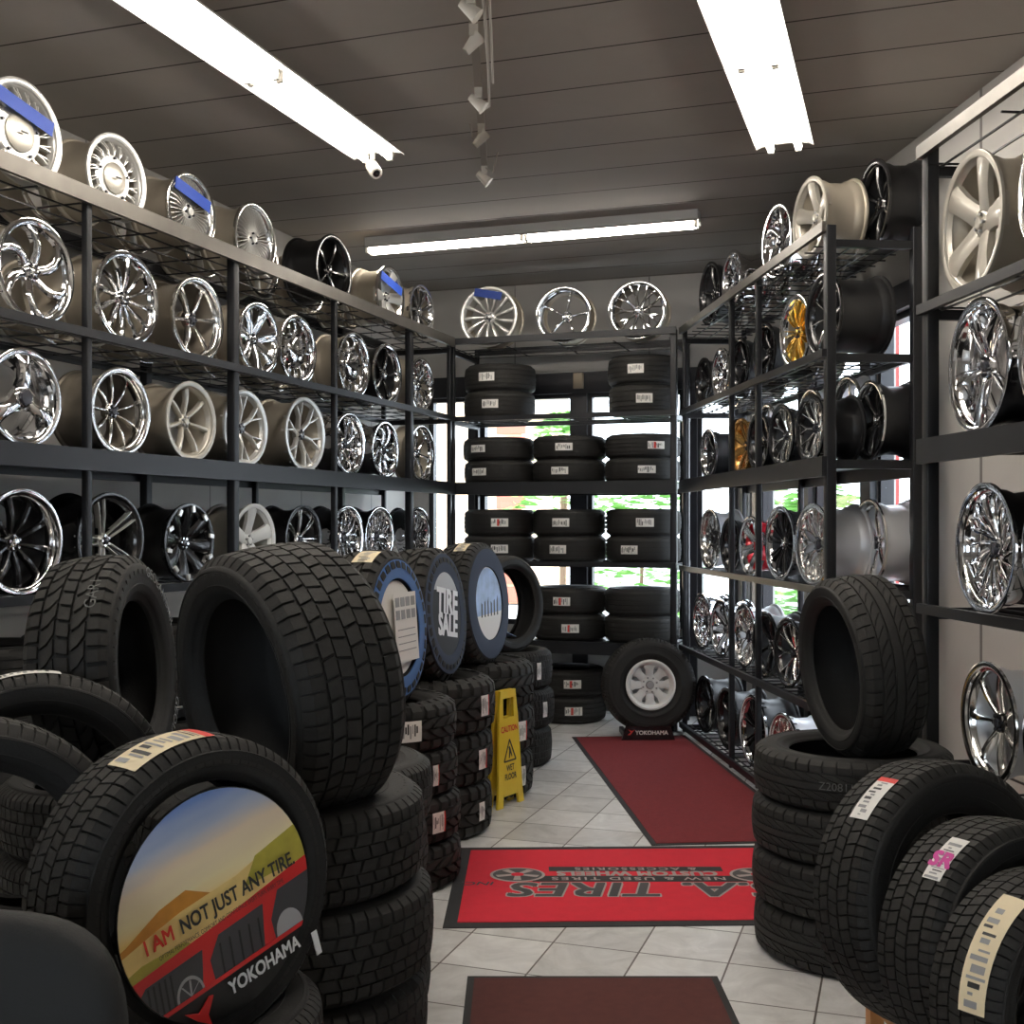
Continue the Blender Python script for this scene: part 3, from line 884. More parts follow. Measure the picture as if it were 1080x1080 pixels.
def sticker_mb(R, W, th, span, f0, f1, colors, seed=1, bars=True):
    """paper label wrapped over the tread; colors=(paper, band at low end, band at high end)"""
    rnd = random.Random(seed)
    mb = MB(); n = 10
    def patch(a0, a1, g0, g1, lift, mi):
        vs = []; m = max(1, int(round((a1 - a0) / span * n)))
        for i in range(m + 1):
            a = a0 + (a1 - a0) * i / m
            for j in range(4): vs.append(tread_pt(R, W, th + a, g0 + (g1 - g0) * j / 3, lift))
        mb.add(vs, [(i * 4 + j, (i + 1) * 4 + j, (i + 1) * 4 + j + 1, i * 4 + j + 1) for i in range(m) for j in range(3)], mi)
    patch(-span / 2, span / 2, f0, f1, .0030, 0)
    if colors[1]: patch(-span / 2, -span / 2 + span * .12, f0, f1, .0036, 3)
    if colors[2]: patch(span * .02, span * .16, f0 + .08 * (f1 - f0), f1 - .08 * (f1 - f0), .0036, 3)
    if bars:
        a = -span / 2 + span * .15
        while a < span * .46:
            wd = span * rnd.uniform(.015, .07)
            if not (colors[2] and 0 < a < span * .17):
                g = rnd.uniform(.08, .5); g2 = rnd.uniform(.6, .92)
                patch(a, min(a + wd, span * .48), f0 + (f1 - f0) * g, f0 + (f1 - f0) * g2, .0037, 1 if rnd.random() < .4 else 2)
            a += wd + span * rnd.uniform(.02, .05)
    return mb
def tire(base, rz, R, W, rim, kind, label, lying=True, rx=0, sticker=None, seg=96, group=None, roll=None, ring=None, chalk=None, lift=0, cat='tire'):
    root = empty('tire', base, label, cat, group, rz, rx)
    me, tm, _ = tire_mesh(kind, R, W, rim, seg)
    loc = (0, 0, W / 2) if lying else (0, 0, R)
    rr = (PI / 2, 0, 0) if lying else (0, 0, 0)
    roll = random.uniform(0, 6.28) if roll is None else roll
    def put(o, r=0.0):
        o.location = loc
        o.rotation_mode = 'XYZ'
        m = Matrix.Rotation(rr[0], 4, 'X') @ Matrix.Rotation(r, 4, 'Y')
        o.rotation_euler = m.to_euler(); return o
    put(obj('carcass', me, root), roll)
    put(obj('tread', tm, root), roll)
    if sticker:
        th, span, f0, f1, cols, sd = sticker
        mb = sticker_mb(R, W, th, span, f0, f1, cols, sd)
        put(mb.build('paper_label', [cols[0], 'ink', 'inkgrey', cols[3] if len(cols) > 3 else 'inkred'], root, smooth=0))
    if ring:
        hs = R - rim; r0 = rim + ring[1] * hs; r1 = rim + ring[2] * hs
        mb = MB().lathe([(r0, -W * .489), (r0, -W * .500 - .002), ((r0 + r1) / 2, -W * .5 - .005), (r1, -W * .495 - .002), (r1, -W * .485)], seg, closed=False)
        put(mb.build('coated_sidewall', ring[0], root))
    if chalk:
        mb = MB()
        for (s_, th, f, size) in chalk:
            add_text(mb, s_, size, lambda x, y: tread_pt(R, W, th - x / R, f + y / (.435 * W), .0016))
        put(mb.build('chalk_marking', 'chalk', root, smooth=0))
    return root
LAB = ('paper', False, True)
LABP = ('paper', False, False)
def stack(x, y, n, R, W, rim, kind, where, rz=0, stick=None, ordn=None, seg=96, z0=0, chalks=None, jit=.012, grp=None, spans=None):
    names = {1: ['only tire'], 2: ['bottom tire', 'top tire'], 3: ['bottom tire', 'middle tire', 'top tire'],
             4: ['bottom tire', 'second tire up', 'third tire up', 'top tire']}[n]
    for i in range(n):
        jx, jy = random.uniform(-jit, jit), random.uniform(-jit, jit)
        st = stick[i] if stick and i < len(stick) else None
        tire(Vector((x + jx, y + jy, z0 + i * W)), rz, R, W, rim, kind, names[i] + ' ' + where, True, sticker=st, seg=seg,
             chalk=chalks[i] if chalks else None)
# --- tires lying in pairs on the centre rack
TR = .303
def pair(col_px, z, n, W, R, where, sts, depth=.31, z0=None):
    s = .305 if col_px < 560 else (.915 if col_px < 640 else 1.525)
    p = PCf + d2 * s + d1 * (depth)
    names = ['lower tire', 'upper tire']
    for i in range(n):
        st = None
        if sts[i] is not None:
            off, cols = sts[i]
            st = (rad(90 - off), .46, -.36, .36, cols, int(abs(col_px * 7 + z * 100 + i)))
        tire(Vector((p.x + random.uniform(-.006, .006), p.y, z + i * W)), 0, R, W, .20, 'rib', names[i] + ' ' + where, True, sticker=st, seg=64)
cols = [(519, 'left'), (596, 'middle'), (675, 'right')]
L_ = ('paper', False, False); LR_ = ('paper', False, True)
pair(521, 2.472, 2, .222, .30, 'of the left pair, second shelf from top, back rack', [(-15, L_), (-22, L_)])
pair(672, 2.472, 2, .232, .28, 'of the right pair, second shelf from top, back rack', [(-5, L_), (-18, L_)])
pair(518, 1.934, 2, .190, TR, 'of the left pair on the thick beam shelf, back rack', [(-35, L_), (-35, L_)])
pair(596, 1.934, 2, .190, TR, 'of the middle pair on the thick beam shelf, back rack', [(-18, L_), (-12, L_)])
pair(673, 1.934, 2, .190, TR, 'of the right pair on the thick beam shelf, back rack', [(0, L_), (14, LR_)])
pair(518, 1.292, 2, .215, TR, 'of the left pair just under the thick beam, back rack', [(0, L_), (0, LR_)])
pair(596, 1.292, 2, .215, TR, 'of the middle pair just under the thick beam, back rack', [(-22, L_), (-16, L_)])
pair(674, 1.292, 2, .215, TR, 'of the right pair just under the thick beam, back rack', [(-28, L_), (-4, L_)])
pair(599, .662, 2, .215, TR, 'of the left visible pair on the lowest shelf, back rack', [(-2, LR_), (-16, LR_)])
pair(676, .662, 2, .215, TR, 'of the right pair on the lowest shelf, back rack', [None, None])
pair(603, 0.002, 2, .215, TR, 'of the pair on the floor under the back rack', [(4, LR_), (2, LR_)])
pair(525, 0.002, 2, .215, TR, 'on the floor under the back rack, behind the row of stacks', [None, None])

# --- stacks down the left of the aisle (the near ones first)
sw = ('paper', True, False)
stack(-.58, 3.02, 4, .365, .232, .225, 'suv', 'of the tall stack under the big leaning tire', chalks=[None, None, None, [('P235', 1.35, .3, .045)]])
stack(-.69, 2.30, 3, .325, .222, .21, 'highway', 'of the stack under the display tire with picture insert')
stack(-.62, 3.92, 4, .345, .205, .21, 'highway', 'of the stack right behind the tall near stack',
      stick=[None, None, None, (rad(62), .34, -.5, .55, ('paper', False, False), 5)])
stack(-.60, 5.28, 4, .362, .205, .20, 'mud', 'of the chunky stack left of the long red mat',
      stick=[None, (rad(40), .22, -.5, .5, sw, 3), (rad(40), .1, -.5, .5, sw, 9), (rad(62), .36, -.5, .5, ('paper', False, False), 6)])
stack(-.47, 6.14, 3, .372, .268, .20, 'mud', 'of the chunky stack in front of the yellow sign',
      stick=[(rad(30), .14, -.4, .4, ('paper', False, False), 2), (rad(30), .20, -.45, .4, sw, 4), (rad(30), .20, -.4, .5, sw, 8)])
stack(-.22, 7.02, 3, .355, .262, .20, 'mud', 'of the stack just behind the yellow sign',
      stick=[(rad(35), .15, -.5, .5, ('paper', False, False), 12), (rad(38), .22, -.5, .5, sw, 14), None])
stack(-.045, 7.86, 3, .325, .255, .20, 'highway', 'of the farthest stack in the left row',
      stick=[None, (rad(38), .14, -.45, .45, ('paper', False, False), 22), (rad(45), .12, -.5, .5, ('paper', False, False), 23)])
for j, (zz, wz) in enumerate(((.652, .215), (.102, .235))):
    for i, sx_ in enumerate((-.24, .34, Lposts[1] + .33, Lposts[1] + .92)):
        p = PLf + d1 * sx_ + LB * .31
        for k in range(2):
            tire(Vector((p.x, p.y, zz + k * wz)), 0, .284, wz, .20, 'rib', 'black tire lying on the ' + ('second-lowest' if j == 0 else 'lowest') + ' shelf of the left rack', True, seg=64,
                 group='tires lying on left rack shelf ' + ('two' if j == 0 else 'one'), sticker=(rad(60), .16, -.4, .4, ('paper', False, False), 70) if (i == 1 and k == 1 and j == 0) else None)
# --- standing tires
fm_chalk = [('P 505', 2.05, .22, .055), ('U114', 1.05, .10, .05), ('2Z72', .55, .12, .045), ('P2', -.1, .2, .05)]
BIG = tire(Vector((-.535, 2.98, .855)), rad(-50), .350, .30, .235, 'suv', 'big bare tire standing on the tall near stack, hollow side facing left',
           lying=False, rx=rad(8), roll=0, seg=128, chalk=[('505', 2.05, .35, .05), ('U114', 2.6, .2, .05), ('1Z72', 3.05, .35, .045), ('P2', 3.5, .2, .045)])
YK = tire(Vector((-.62, 2.25, .600)), rad(50), .298, .205, .212, 'highway', 'display tire with round picture insert, standing on the nearest stack',
          lying=False, rx=rad(-3), roll=0, seg=128, sticker=(rad(103), .62, -.85, .1, ('papertan', True, False), 31))
tire(Vector((-1.17, 3.45, .83)), rad(90), .34, .245, .20, 'at', 'upright all-terrain tire with pale outlined sidewall letters, at left',
     lying=False, rx=rad(-5), roll=0, seg=128, chalk=[('GAR1', 2.35, -.62, .045)])
tire(Vector((-1.22, 2.98, .53)), rad(28), .345, .22, .24, 'highway', 'tire with white label along its top edge, standing at left',
     lying=False, rx=rad(-5), seg=128, roll=0, sticker=(rad(95), .55, -.75, -.1, ('paper', False, False), 33))
tire(Vector((-1.17, 2.48, .478)), rad(30), .355, .23, .25, 'highway', 'plain black tire standing at the left edge behind the chair',
     lying=False, rx=rad(-4), seg=128, roll=0)
stack(-1.38, 2.31, 2, .32, .238, .22, 'highway', 'of the stack at the left edge behind the chair', jit=.004)
stack(-1.35, 2.97, 2, .322, .25, .22, 'highway', 'of the stack at left under the labelled tire', jit=.004)
stack(-1.25, 3.62, 4, .325, .207, .22, 'highway', 'of the stack under the all-terrain tire at left', jit=.004)
B1 = tire(Vector((-.575, 5.08, .80)), rad(72), .345, .24, .215, 'mud', 'standing chunky tire with bright blue sidewall and white price sheet', lying=False, rx=rad(-4), ring=('rubberblue', .0, .62), seg=96, roll=0,
     sticker=(rad(112), .34, -.85, .05, ('papertan', False, False), 41))
B2 = tire(Vector((-.42, 6.02, .785)), rad(74), .348, .24, .215, 'mud', 'standing chunky tire holding the TIRE SALE insert', lying=False, rx=rad(-5), ring=('rubbergrey', .0, .7), seg=96, roll=0)
B3 = tire(Vector((-.22, 6.86, .765)), rad(70), .365, .24, .215, 'at', 'standing tire with grey-blue sidewall and blue picture insert', lying=False, rx=rad(-4), ring=('rubbergrey', .0, .7), seg=96, roll=0,
     sticker=(rad(112), .30, -.6, .1, ('papertan', False, False), 43))
B4 = tire(Vector((-.035, 7.74, .745)), rad(50), .325, .20, .235, 'rib', 'plain bare tire standing on the farthest stack of left row', lying=False, rx=rad(-4), seg=96)
# --- right side of the aisle
stack(1.285, 4.40, 4, .365, .193, .235, 'summer', 'of the low-profile stack on the right, beside the red mat', jit=.008,
      chalks=[None, None, None, [('Z20811', 2.0, .05, .04)]], seg=128)
tire(Vector((1.335, 4.38, .735)), rad(-83), .338, .25, .235, 'summer', 'bare low-profile tire standing on the right stack', lying=False, rx=rad(5), seg=128, roll=0,
     chalk=[('U1824', 2.9, .2, .045)])
RX = -6
t1 = tire(Vector((1.175, 3.15, .235)), rad(25), .36, .22, .225, 'highway', 'leaning tire on the right with red-ended white label', lying=False, rx=rad(RX), seg=128, roll=0,
     sticker=(rad(128), .42, -.62, .05, ('paper', True, False), 51))
t2 = tire(Vector((1.22, 2.85, .235)), rad(24), .318, .225, .215, 'highway', 'leaning tire on the right whose label reads SR', lying=False, rx=rad(RX), seg=128, roll=0,
     sticker=(rad(128), .42, -.70, -.15, ('paper', False, False), 52))
t3 = tire(Vector((1.234, 2.59, .235)), rad(22), .292, .225, .205, 'highway', 'nearest leaning tire on the right with long tan label', lying=False, rx=rad(RX), seg=128, roll=0,
     sticker=(rad(146), .95, -.85, -.15, ('papertan', False, False), 53))
# low orange stand that carries them
st_ = empty('tire_stand', Vector((1.215, 2.88, 0)), 'low orange steel stand under the leaning tires at right', 'stand', rz=rad(3))
for sx in (-1, 1):
    MB().box((sx * .14, 0, .235), (.04, 1.06, .035)).build('side_rail', 'orangesteel', st_, smooth=0)
for sx in (-1, 1):
    for sy in (-.50, .50):
        MB().box((sx * .14, sy, .109), (.04, .04, .218)).build('leg', 'orangesteel', st_, smooth=0)
for sy in (-.50, .50):
    MB().box((0, sy, .20), (.24, .03, .03)).build('cross_bar', 'orangesteel', st_, smooth=0)
def part_text(root, s_, th, f, size, R, W, m, bold=0.0, name='printed_text', across=False):
    mb = MB()
    if across: fn = lambda x, y: tread_pt(R, W, th - y / R, f - x / (.435 * W), .0042)
    else: fn = lambda x, y: tread_pt(R, W, th + x / R, f + y / (.435 * W), .0042)
    add_text(mb, s_, size, fn, bold=bold)
    return mb.build(name, m, root, smooth=0, loc=(0, 0, R))
part_text(t2, 'SR', rad(130), -.42, .060, .318, .225, 'inkpink', .0025, across=True)
# picture insert sheet-metal: white lettering on the all-terrain tire sidewall
def side_text(root, s_, r, a0, size, R, W, m='letter'):
    mb = MB()
    add_text(mb, s_, size, lambda x, y: ((r + y) * math.cos(a0 - x / r), -W * .5 - .003, (r + y) * math.sin(a0 - x / r)), space=1.1)
    return mb.build('sidewall_lettering', m, root, smooth=0, loc=(0, 0, R))
for o in list(scene.objects):
    if o.get('label', '').startswith('upright all-terrain'):
        side_text(o, 'GEOLANDAR', .285, rad(50), .045, .34, .245)
        side_text(o, 'GEOLANDAR', .285, rad(-55), .045, .34, .245)

# spare wheel with white spoke rim at the back, on its low holder
SW = Vector((1.025, 8.72, .045))
tire(SW, rad(4), .352, .235, .175, 'highway', 'mounted tire with white spoke rim standing by the back rack', lying=False, rx=rad(-7), seg=96, roll=0)
SWT = scene.objects[-1]
root = [o for o in scene.objects if o.get('label', '').startswith('mounted tire')][0]
bar, lip, face, lug, cap, _ = wheel_mesh('steel', 8, .186, .20, 0)
rim_ = lip.build('steel_rim', 'white', root, loc=(0, -.012, .352))
bar.build('rim_barrel', 'white', rim_, loc=(0, 0.0, 0)); face.build('rim_face', ['white', 'white', 'inkgrey'], rim_)
cap.build('center_cap', 'inkgrey', rim_)
hd = empty('wheel_holder', Vector((1.005, 8.66, 0)), 'low black wheel holder with small brand lettering, under the white-rimmed tire', 'display stand', rz=rad(2))
mb = MB(); mb.prism_y([(-.20, 0), (.20, 0), (.165, .11), (-.165, .11)], -.05, -.03)
mb.build('front_plate', 'blackgloss', hd, smooth=0)
for sx in (-1, 1):
    MB().box((sx * .15, .16, .02), (.03, .40, .04)).build('side_bar', 'blacksatin', hd, smooth=0)
mb = MB(); add_text(mb, 'YOKOHAMA', .042, lambda x, y: (x + .025, -.0515, .06 + y), bold=.0008)
mb.build('brand_lettering', 'paper', hd, smooth=0)
mb = MB(); mb.prism_y([(-.155, .045), (-.135, .045), (-.10, .085), (-.12, .075), (-.15, .085), (-.13, .065)], -.0515, -.0505)
mb.build('brand_mark', 'inkred', hd, smooth=0)

# ---------------------------------------------------------------- inserts
def disc_mb(r, y0, y1, mi=0, n=64): return MB().prism_y([(r * math.cos(2 * PI * i / n), r * math.sin(2 * PI * i / n)) for i in range(n)], y0, y1, mi)
def clip_disc(poly, r):
    """clip a convex polygon to a disc outline (Sutherland-Hodgman against a 64-gon)"""
    n = 64; out = poly[:]
    for i in range(n):
        a = 2 * PI * (i + .5) / n; nx, nz = math.cos(a), math.sin(a); dd = r * math.cos(PI / n)
        res = []
        for j in range(len(out)):
            p, q = out[j], out[(j + 1) % len(out)]
            dp = dd - p[0] * nx - p[1] * nz; dq = dd - q[0] * nx - q[1] * nz
            if dp >= 0: res.append(p)
            if dp * dq < 0:
                t = dp / (dp - dq); res.append((p[0] + (q[0] - p[0]) * t, p[1] + (q[1] - p[1]) * t))
        out = res
        if not out: return []
    return out
def sky_print():
    m, nt, b = new_mat('printed_sunset_sky')
    N = nt.nodes; L = nt.links
    tc = N.new('ShaderNodeTexCoord'); sp = N.new('ShaderNodeSeparateXYZ'); L.new(tc.outputs['Object'], sp.inputs[0])
    mr = N.new('ShaderNodeMapRange'); mr.inputs['From Min'].default_value = -.06; mr.inputs['From Max'].default_value = .205
    ns = N.new('ShaderNodeTexNoise'); ns.inputs['Scale'].default_value = 9
    mp = N.new('ShaderNodeMapping'); mp.inputs['Scale'].default_value = (.35, 1, 1.6); L.new(tc.outputs['Object'], mp.inputs[0]); L.new(mp.outputs[0], ns.inputs['Vector'])
    ad = N.new('ShaderNodeMath'); ad.operation = 'MULTIPLY_ADD'; ad.inputs[1].default_value = .10; L.new(ns.outputs['Fac'], ad.inputs[0]); L.new(sp.outputs['Z'], ad.inputs[2])
    sb = N.new('ShaderNodeMath'); sb.operation = 'SUBTRACT'; sb.inputs[1].default_value = .05; L.new(ad.outputs[0], sb.inputs[0])
    L.new(sb.outputs[0], mr.inputs['Value'])
    cr = N.new('ShaderNodeValToRGB'); L.new(mr.outputs[0], cr.inputs[0])
    e = cr.color_ramp.elements
    e[0].position = 0; e[0].color = (.80, .40, .06, 1); e[1].position = 1; e[1].color = (.14, .24, .52, 1)
    for p, c in ((.22, (.92, .62, .16)), (.42, (.90, .76, .45)), (.62, (.78, .62, .45)), (.80, (.42, .46, .56))):
        q = e.new(p); q.color = (*c, 1)
    L.new(cr.outputs[0], b.inputs['Base Color']); b.inputs['Roughness'].default_value = .35
    return m
M['skyprint'] = sky_print()
M['hill1'] = mat('printed_orange_hill', (.60, .25, .03), .4, var=.3, vscale=30)
M['hill2'] = mat('printed_green_field', (.42, .36, .05), .4, var=.3, vscale=30)
M['hill3'] = mat('printed_tan_field', (.85, .60, .22), .4, var=.2, vscale=30)
M['printred'] = mat('printed_red', (.60, .02, .02), .35)
M['printblack'] = mat('printed_black', (.008, .008, .008), .3)
M['printtire'] = mat('printed_tire_grey', (.05, .05, .055), .4)
M['printgrey'] = mat('printed_light_grey', (.36, .36, .37), .4)
M['printword'] = mat('printed_white', (.78, .78, .78), .4)
M['printorange'] = mat('printed_orange', (.70, .03, .01), .4)
def on_tire(t, R, W, name, label, cat, y, roll=0, dz=0):
    """a top-level insert that sits in the opening of standing tire t"""
    r_ = bpy.data.objects.new(name, None); COL.objects.link(r_)
    r_.matrix_world = t.matrix_world @ Matrix.Translation((0, y, R - dz)) @ Matrix.Rotation(-roll, 4, 'Y')
    return tag(r_, label, cat)
bpy.context.view_layer.update()
pl = on_tire(YK, .298, .205, 'display_insert', 'round sunset picture insert reading I AM NOT JUST ANY TIRE, in display tire', 'sign', -.104, roll=rad(15), dz=.014)
r_ = .214
disc_mb(r_, -.002, .004).build('backing_disc', 'printblack', pl)
y1 = -.003
def layer(name, poly, m, lv):
    p = clip_disc(poly, r_ - .002)
    if p: MB().prism_y(p, -.002 - lv * .0004, -.0019).build(name, m, pl, smooth=0)
layer('sky_picture', [(-.3, -.07), (.3, -.07), (.3, .3), (-.3, .3)], 'skyprint', 1)
layer('hill_picture', [(-.3, -.08), (-.02, -.08), (-.0, .02), (-.06, .058), (-.12, .05), (-.2, .02), (-.3, .0)], 'hill1', 2)
layer('field_picture', [(-.3, -.08), (.3, -.08), (.3, .06), (.16, .05), (.05, .03), (-.08, .026), (-.15, .016), (-.3, -.01)], 'hill3', 3)
layer('field_picture', [(-.3, -.08), (-.02, -.08), (-.09, -.03), (-.18, -.025), (-.3, -.05)], 'hill2', 4)
layer('field_picture', [(.06, -.0), (.3, -.02), (.3, .075), (.2, .06), (.1, .045)], 'hill2', 4)
layer('red_band', [(-.3, -.135), (.3, -.135), (.3, -.0), (-.02, -.035), (-.3, -.055)], 'printred', 5)
for k, (x0, x1_) in enumerate(((-.215, -.066), (-.050, .082), (.098, .25))):
    layer('tire_picture', [(x0 + .0, -.130), (x1_ - .012, -.130), (x1_ + .006, -.062 + .012 * k), (x0 + .03, -.066 + .012 * k), (x0, -.09)], 'printtire', 6)
    for j in range(5):
        xx = x0 + .025 + j * .012
        if k == 1: xx = x0 + .02 + j * .023
        if k != 2: layer('tread_line', [(xx, -.129), (xx + .004, -.129), (xx + .010, -.07), (xx + .006, -.07)], 'printblack', 7)
def half_disc(cx, cz, r, zmin):
    pts = [(cx + r * math.cos(PI * i / 16), cz + 1.25 * r * math.sin(PI * i / 16)) for i in range(17)]
    return pts
layer('wheel_picture', half_disc(-.105, -.1295, .030, 0), 'printgrey', 8)
layer('wheel_picture', half_disc(-.105, -.1295, .025, 0), 'printtire', 9)
for a in (35, 80, 125):
    ca, sa = math.cos(rad(a)), math.sin(rad(a))
    layer('spoke_picture', [(-.105 - .002 * sa, -.1295), (-.105 + .002 * sa, -.1295), (-.105 + .025 * ca + .002 * sa, -.1295 + .03 * sa), (-.105 + .025 * ca - .002 * sa, -.1295 + .03 * sa)], 'printgrey', 10)
layer('wheel_picture', half_disc(.135, -.1295, .033, 0), 'printgrey', 8)
layer('red_stripe', [(-.3, -.138), (.3, -.138), (.3, -.130), (-.3, -.130)], 'printred', 11)
def ptext(name, s_, x, z, size, m, bold=0, sx=1.0, shear=0):
    mb = MB(); add_text(mb, s_, size, lambda a, b: (x + a, -.0075, z + b), bold=bold, sx=sx, shear=shear)
    return mb.build(name, m, pl, smooth=0)
ptext('headline_text', 'I AM', -.138, .000, .040, 'printorange', .0007, .80)
ptext('headline_text', 'NOT JUST ANY TIRE.', .045, .000, .040, 'ink', .0007, .74)
ptext('small_text', 'OPTIMAL PERFORMANCE, COMFORT AND CONFIDENCE. EVERY TURN. EVERY TIME.', .0, -.030, .0125, 'ink', 0, .62)
ptext('brand_lettering', 'YOKOHAMA', .058, -.163, .038, 'printword', .0009, .80)
mb = MB(); mb.prism_y([(-.090, -.158), (-.065, -.158), (-.062, -.157), (-.085, -.180)], -.0078, -.0040)
mb.v = []; mb.f = []; mb.m = []
Z0 = -.176
mb.prism_y([(-.128, Z0 + .022), (-.100, Z0 + .008), (-.072, Z0 + .026), (-.064, Z0 + .024), (-.084, Z0 - .004), (-.082, Z0 - .026), (-.098, Z0 - .012), (-.108, Z0 - .003)], -.0078, -.0040)
mb.build('brand_mark', 'printred', pl, smooth=0)
MB().box((.185, -.006, -.19), (.014, .002, .05)).build('white_tab', 'printword', pl, smooth=0)
MB().box((-.195, -.006, -.16), (.014, .002, .05)).build('white_tab', 'printgrey', pl, smooth=0)

# price sheet and round card in B1, TIRE SALE disc in B2, blue picture disc in B3
i1 = on_tire(B1, .345, .24, 'round_insert', 'pale round card set in the blue-sided tire', 'sign', -.105)
disc_mb(.205, -.002, .002).build('card_disc', 'paper', i1)
sh = on_tire(B1, .345, .24, 'price_sheet', 'white price sheet hanging on the blue-sided tire', 'paper sheet', -.128)
MB().box((.05, 0, .0), (.24, .001, .30)).build('sheet', 'paper', sh, smooth=0)
for j in range(2):
    for i in range(4):
        MB().box((-.035 + i * .056, -.0012, .11 - j * .055), (.044, .0008, .040)).build('printed_block', 'inkgrey', sh, smooth=0)
for j in range(4):
    MB().box((.05, -.0012, -.01 - j * .03), (.19, .0008, .004)).build('printed_line', 'inkgrey', sh, smooth=0)
i2 = on_tire(B2, .348, .24, 'sale_insert', 'dark round insert with bold white TIRE SALE lettering', 'sign', -.118, roll=rad(-8))
M['saleblue'] = mat('slate_print', (.012, .014, .018), .7)
disc_mb(.215, -.002, .002).build('card_disc', 'saleblue', i2)
MB().prism_y(clip_disc([(-.3, .10), (.3, .14), (.3, .3), (-.3, .3)], .212), -.0026, -.0019).build('light_band', 'printgrey', i2, smooth=0)
mb = MB()
add_text(mb, 'TIRE', .175, lambda x, z: (x, -.0042, z + .055), bold=.006, sx=.92, shear=.15)
add_text(mb, 'SALE', .155, lambda x, z: (x, -.0042, z - .065), bold=.006, sx=.88, shear=.15)
mb.build('sale_lettering', 'printword', i2, smooth=0)
i3 = on_tire(B3, .365, .24, 'picture_insert', 'pale blue round picture insert in the grey-blue tire', 'sign', -.112)
M['bluepic'] = mat('blue_picture', (.30, .42, .66), .4, var=.55, vscale=14)
disc_mb(.212, -.002, .002).build('card_disc', 'paper', i3)
MB().prism_y(clip_disc([(-.3, -.07), (.3, -.05), (.3, .3), (-.3, .3)], .208), -.003, -.0019).build('blue_picture', 'bluepic', i3, smooth=0)
mb = MB()
for k in range(6):
    x = -.13 + k * .05
    mb.prism_y([(x, -.075), (x + .02, -.075), (x + .03, .0 + .02 * (k % 3)), (x + .012, .01)], -.0036, -.0029)
mb.build('printed_marks', 'ink', i3, smooth=0)
i4 = on_tire(B4, .325, .20, 'blue_leaflet', 'blue and yellow leaflet lying inside the farthest bare tire', 'leaflet', .0)
MB().box((-.04, 0, -.19), (.16, .12, .003), 0, Matrix.Rotation(rad(20), 3, 'Y')).build('leaflet_sheet', 'bluepic', i4, smooth=0)

# ---------------------------------------------------------------- floor things
def flat_rect(cx0, cx1, y0, y1, z0, z1): return [(cx0, y0), (cx1, y0), (cx1, y1), (cx0, y1)]
def rug(name, label, pts, th, edge, mi, me_):
    """rectangular mat with rubber border; pts = 4 corners"""
    root = empty(name, Vector((sum(p[0] for p in pts) / 4, sum(p[1] for p in pts) / 4, 0)), label, 'floor mat')
    c = Vector(root.location)
    P_ = [Vector((p[0], p[1], 0)) - Vector((c.x, c.y, 0)) for p in pts]
    MB().prism([(p.x, p.y) for p in P_], .0, th * .6).build('rubber_border', me_, root, smooth=0)
    ax = (P_[1] - P_[0]).normalized(); ay = (P_[3] - P_[0]).normalized()
    Q = [P_[0] + ax * edge + ay * edge, P_[1] - ax * edge + ay * edge, P_[2] - ax * edge - ay * edge, P_[3] + ax * edge - ay * edge]
    MB().prism([(p.x, p.y) for p in Q], .0, th).build('carpet_pile', mi, root, smooth=0)
    return root
# runner beside the right rack
a0 = Vector((.695, 5.80, 0)); 
def runner_pt(x, y): return a0 + rn * x + rf * y
rug('carpet_runner', 'long burgundy carpet runner beside the right rack', [tuple(runner_pt(0, 0)), tuple(runner_pt(.865, 0)), tuple(runner_pt(.865, 2.97)), tuple(runner_pt(0, 2.97))], .006, .03, 'carpetred', 'matblack')
rug('door_mat', 'dark maroon mat with thin black edge, nearest the camera', [(-.165, 2.5), (.735, 2.5), (.725, 4.12), (-.157, 4.12)], .007, .025, 'carpetbrown', 'matblack')
lm = rug('logo_mat', 'bright red mat with S.A. TIRES lettering and black border', [(-.275, 4.615), (1.42, 4.66), (1.40, 5.80), (-.255, 5.755)], .007, .055, 'matred', 'matblack')
lc = Vector(lm.location)
bpy.context.view_layer.update()
def on_mat(x, y, z=.0085):              # lettering faces the far side of the room; x,y in mat units seen from there
    return (lc.x * 0 - x, -y, z)
CX = .57 - lc.x; CY = 5.21 - lc.y
def mtxt(name, s_, x, y, size, m, bold=0, sx=1.0, shear=0, space=1.0, lv=0):
    mb = MB(); add_text(mb, s_, size, lambda a, b: (CX - (x + a), CY - (y + b), .0078 + lv * .0004), bold=bold, sx=sx, shear=shear, space=space)
    return mb.build(name, m, lm, smooth=0)
def mrect(name, x0, x1, y0, y1, m, lv=0):
    MB().prism([(CX - x0, CY - y0), (CX - x1, CY - y0), (CX - x1, CY - y1), (CX - x0, CY - y1)], .006, .0074 + lv * .0004).build(name, m, lm, smooth=0)
# seen from the far side: big name on top (towards the camera)
mrect('black_band', -.48, .48, -.075, .012, 'matblack', 0)
mrect('black_band', -.40, .40, -.215, -.145, 'matblack', 0)
for word, wx in (('S.A.', -.395), ('TIRES', .235)):
    mtxt('letter_outline', word, wx, .115, .265, 'matgrey', .012, 1.0, .2, 1.05, 1)
    mtxt('name_lettering', word, wx, .115, .265, 'ink', .005, 1.0, .2, 1.05, 2)
mtxt('small_lettering', 'NEW & USED TIRES', .0, -.032, .060, 'matgrey', .001, 1.25, .0, 1.25, 2)
mtxt('middle_lettering', 'CUSTOM WHEELS', .0, -.110, .092, 'matgrey', .004, .95, 0, 1.05, 2)
mtxt('small_lettering', '& ACCESSORIES', .0, -.180, .055, 'matgrey', .001, 1.2, 0, 1.25, 2)
mtxt('small_lettering', 'INC.', .72, .04, .07, 'ink', .001, 1.1, .2, 1, 2)
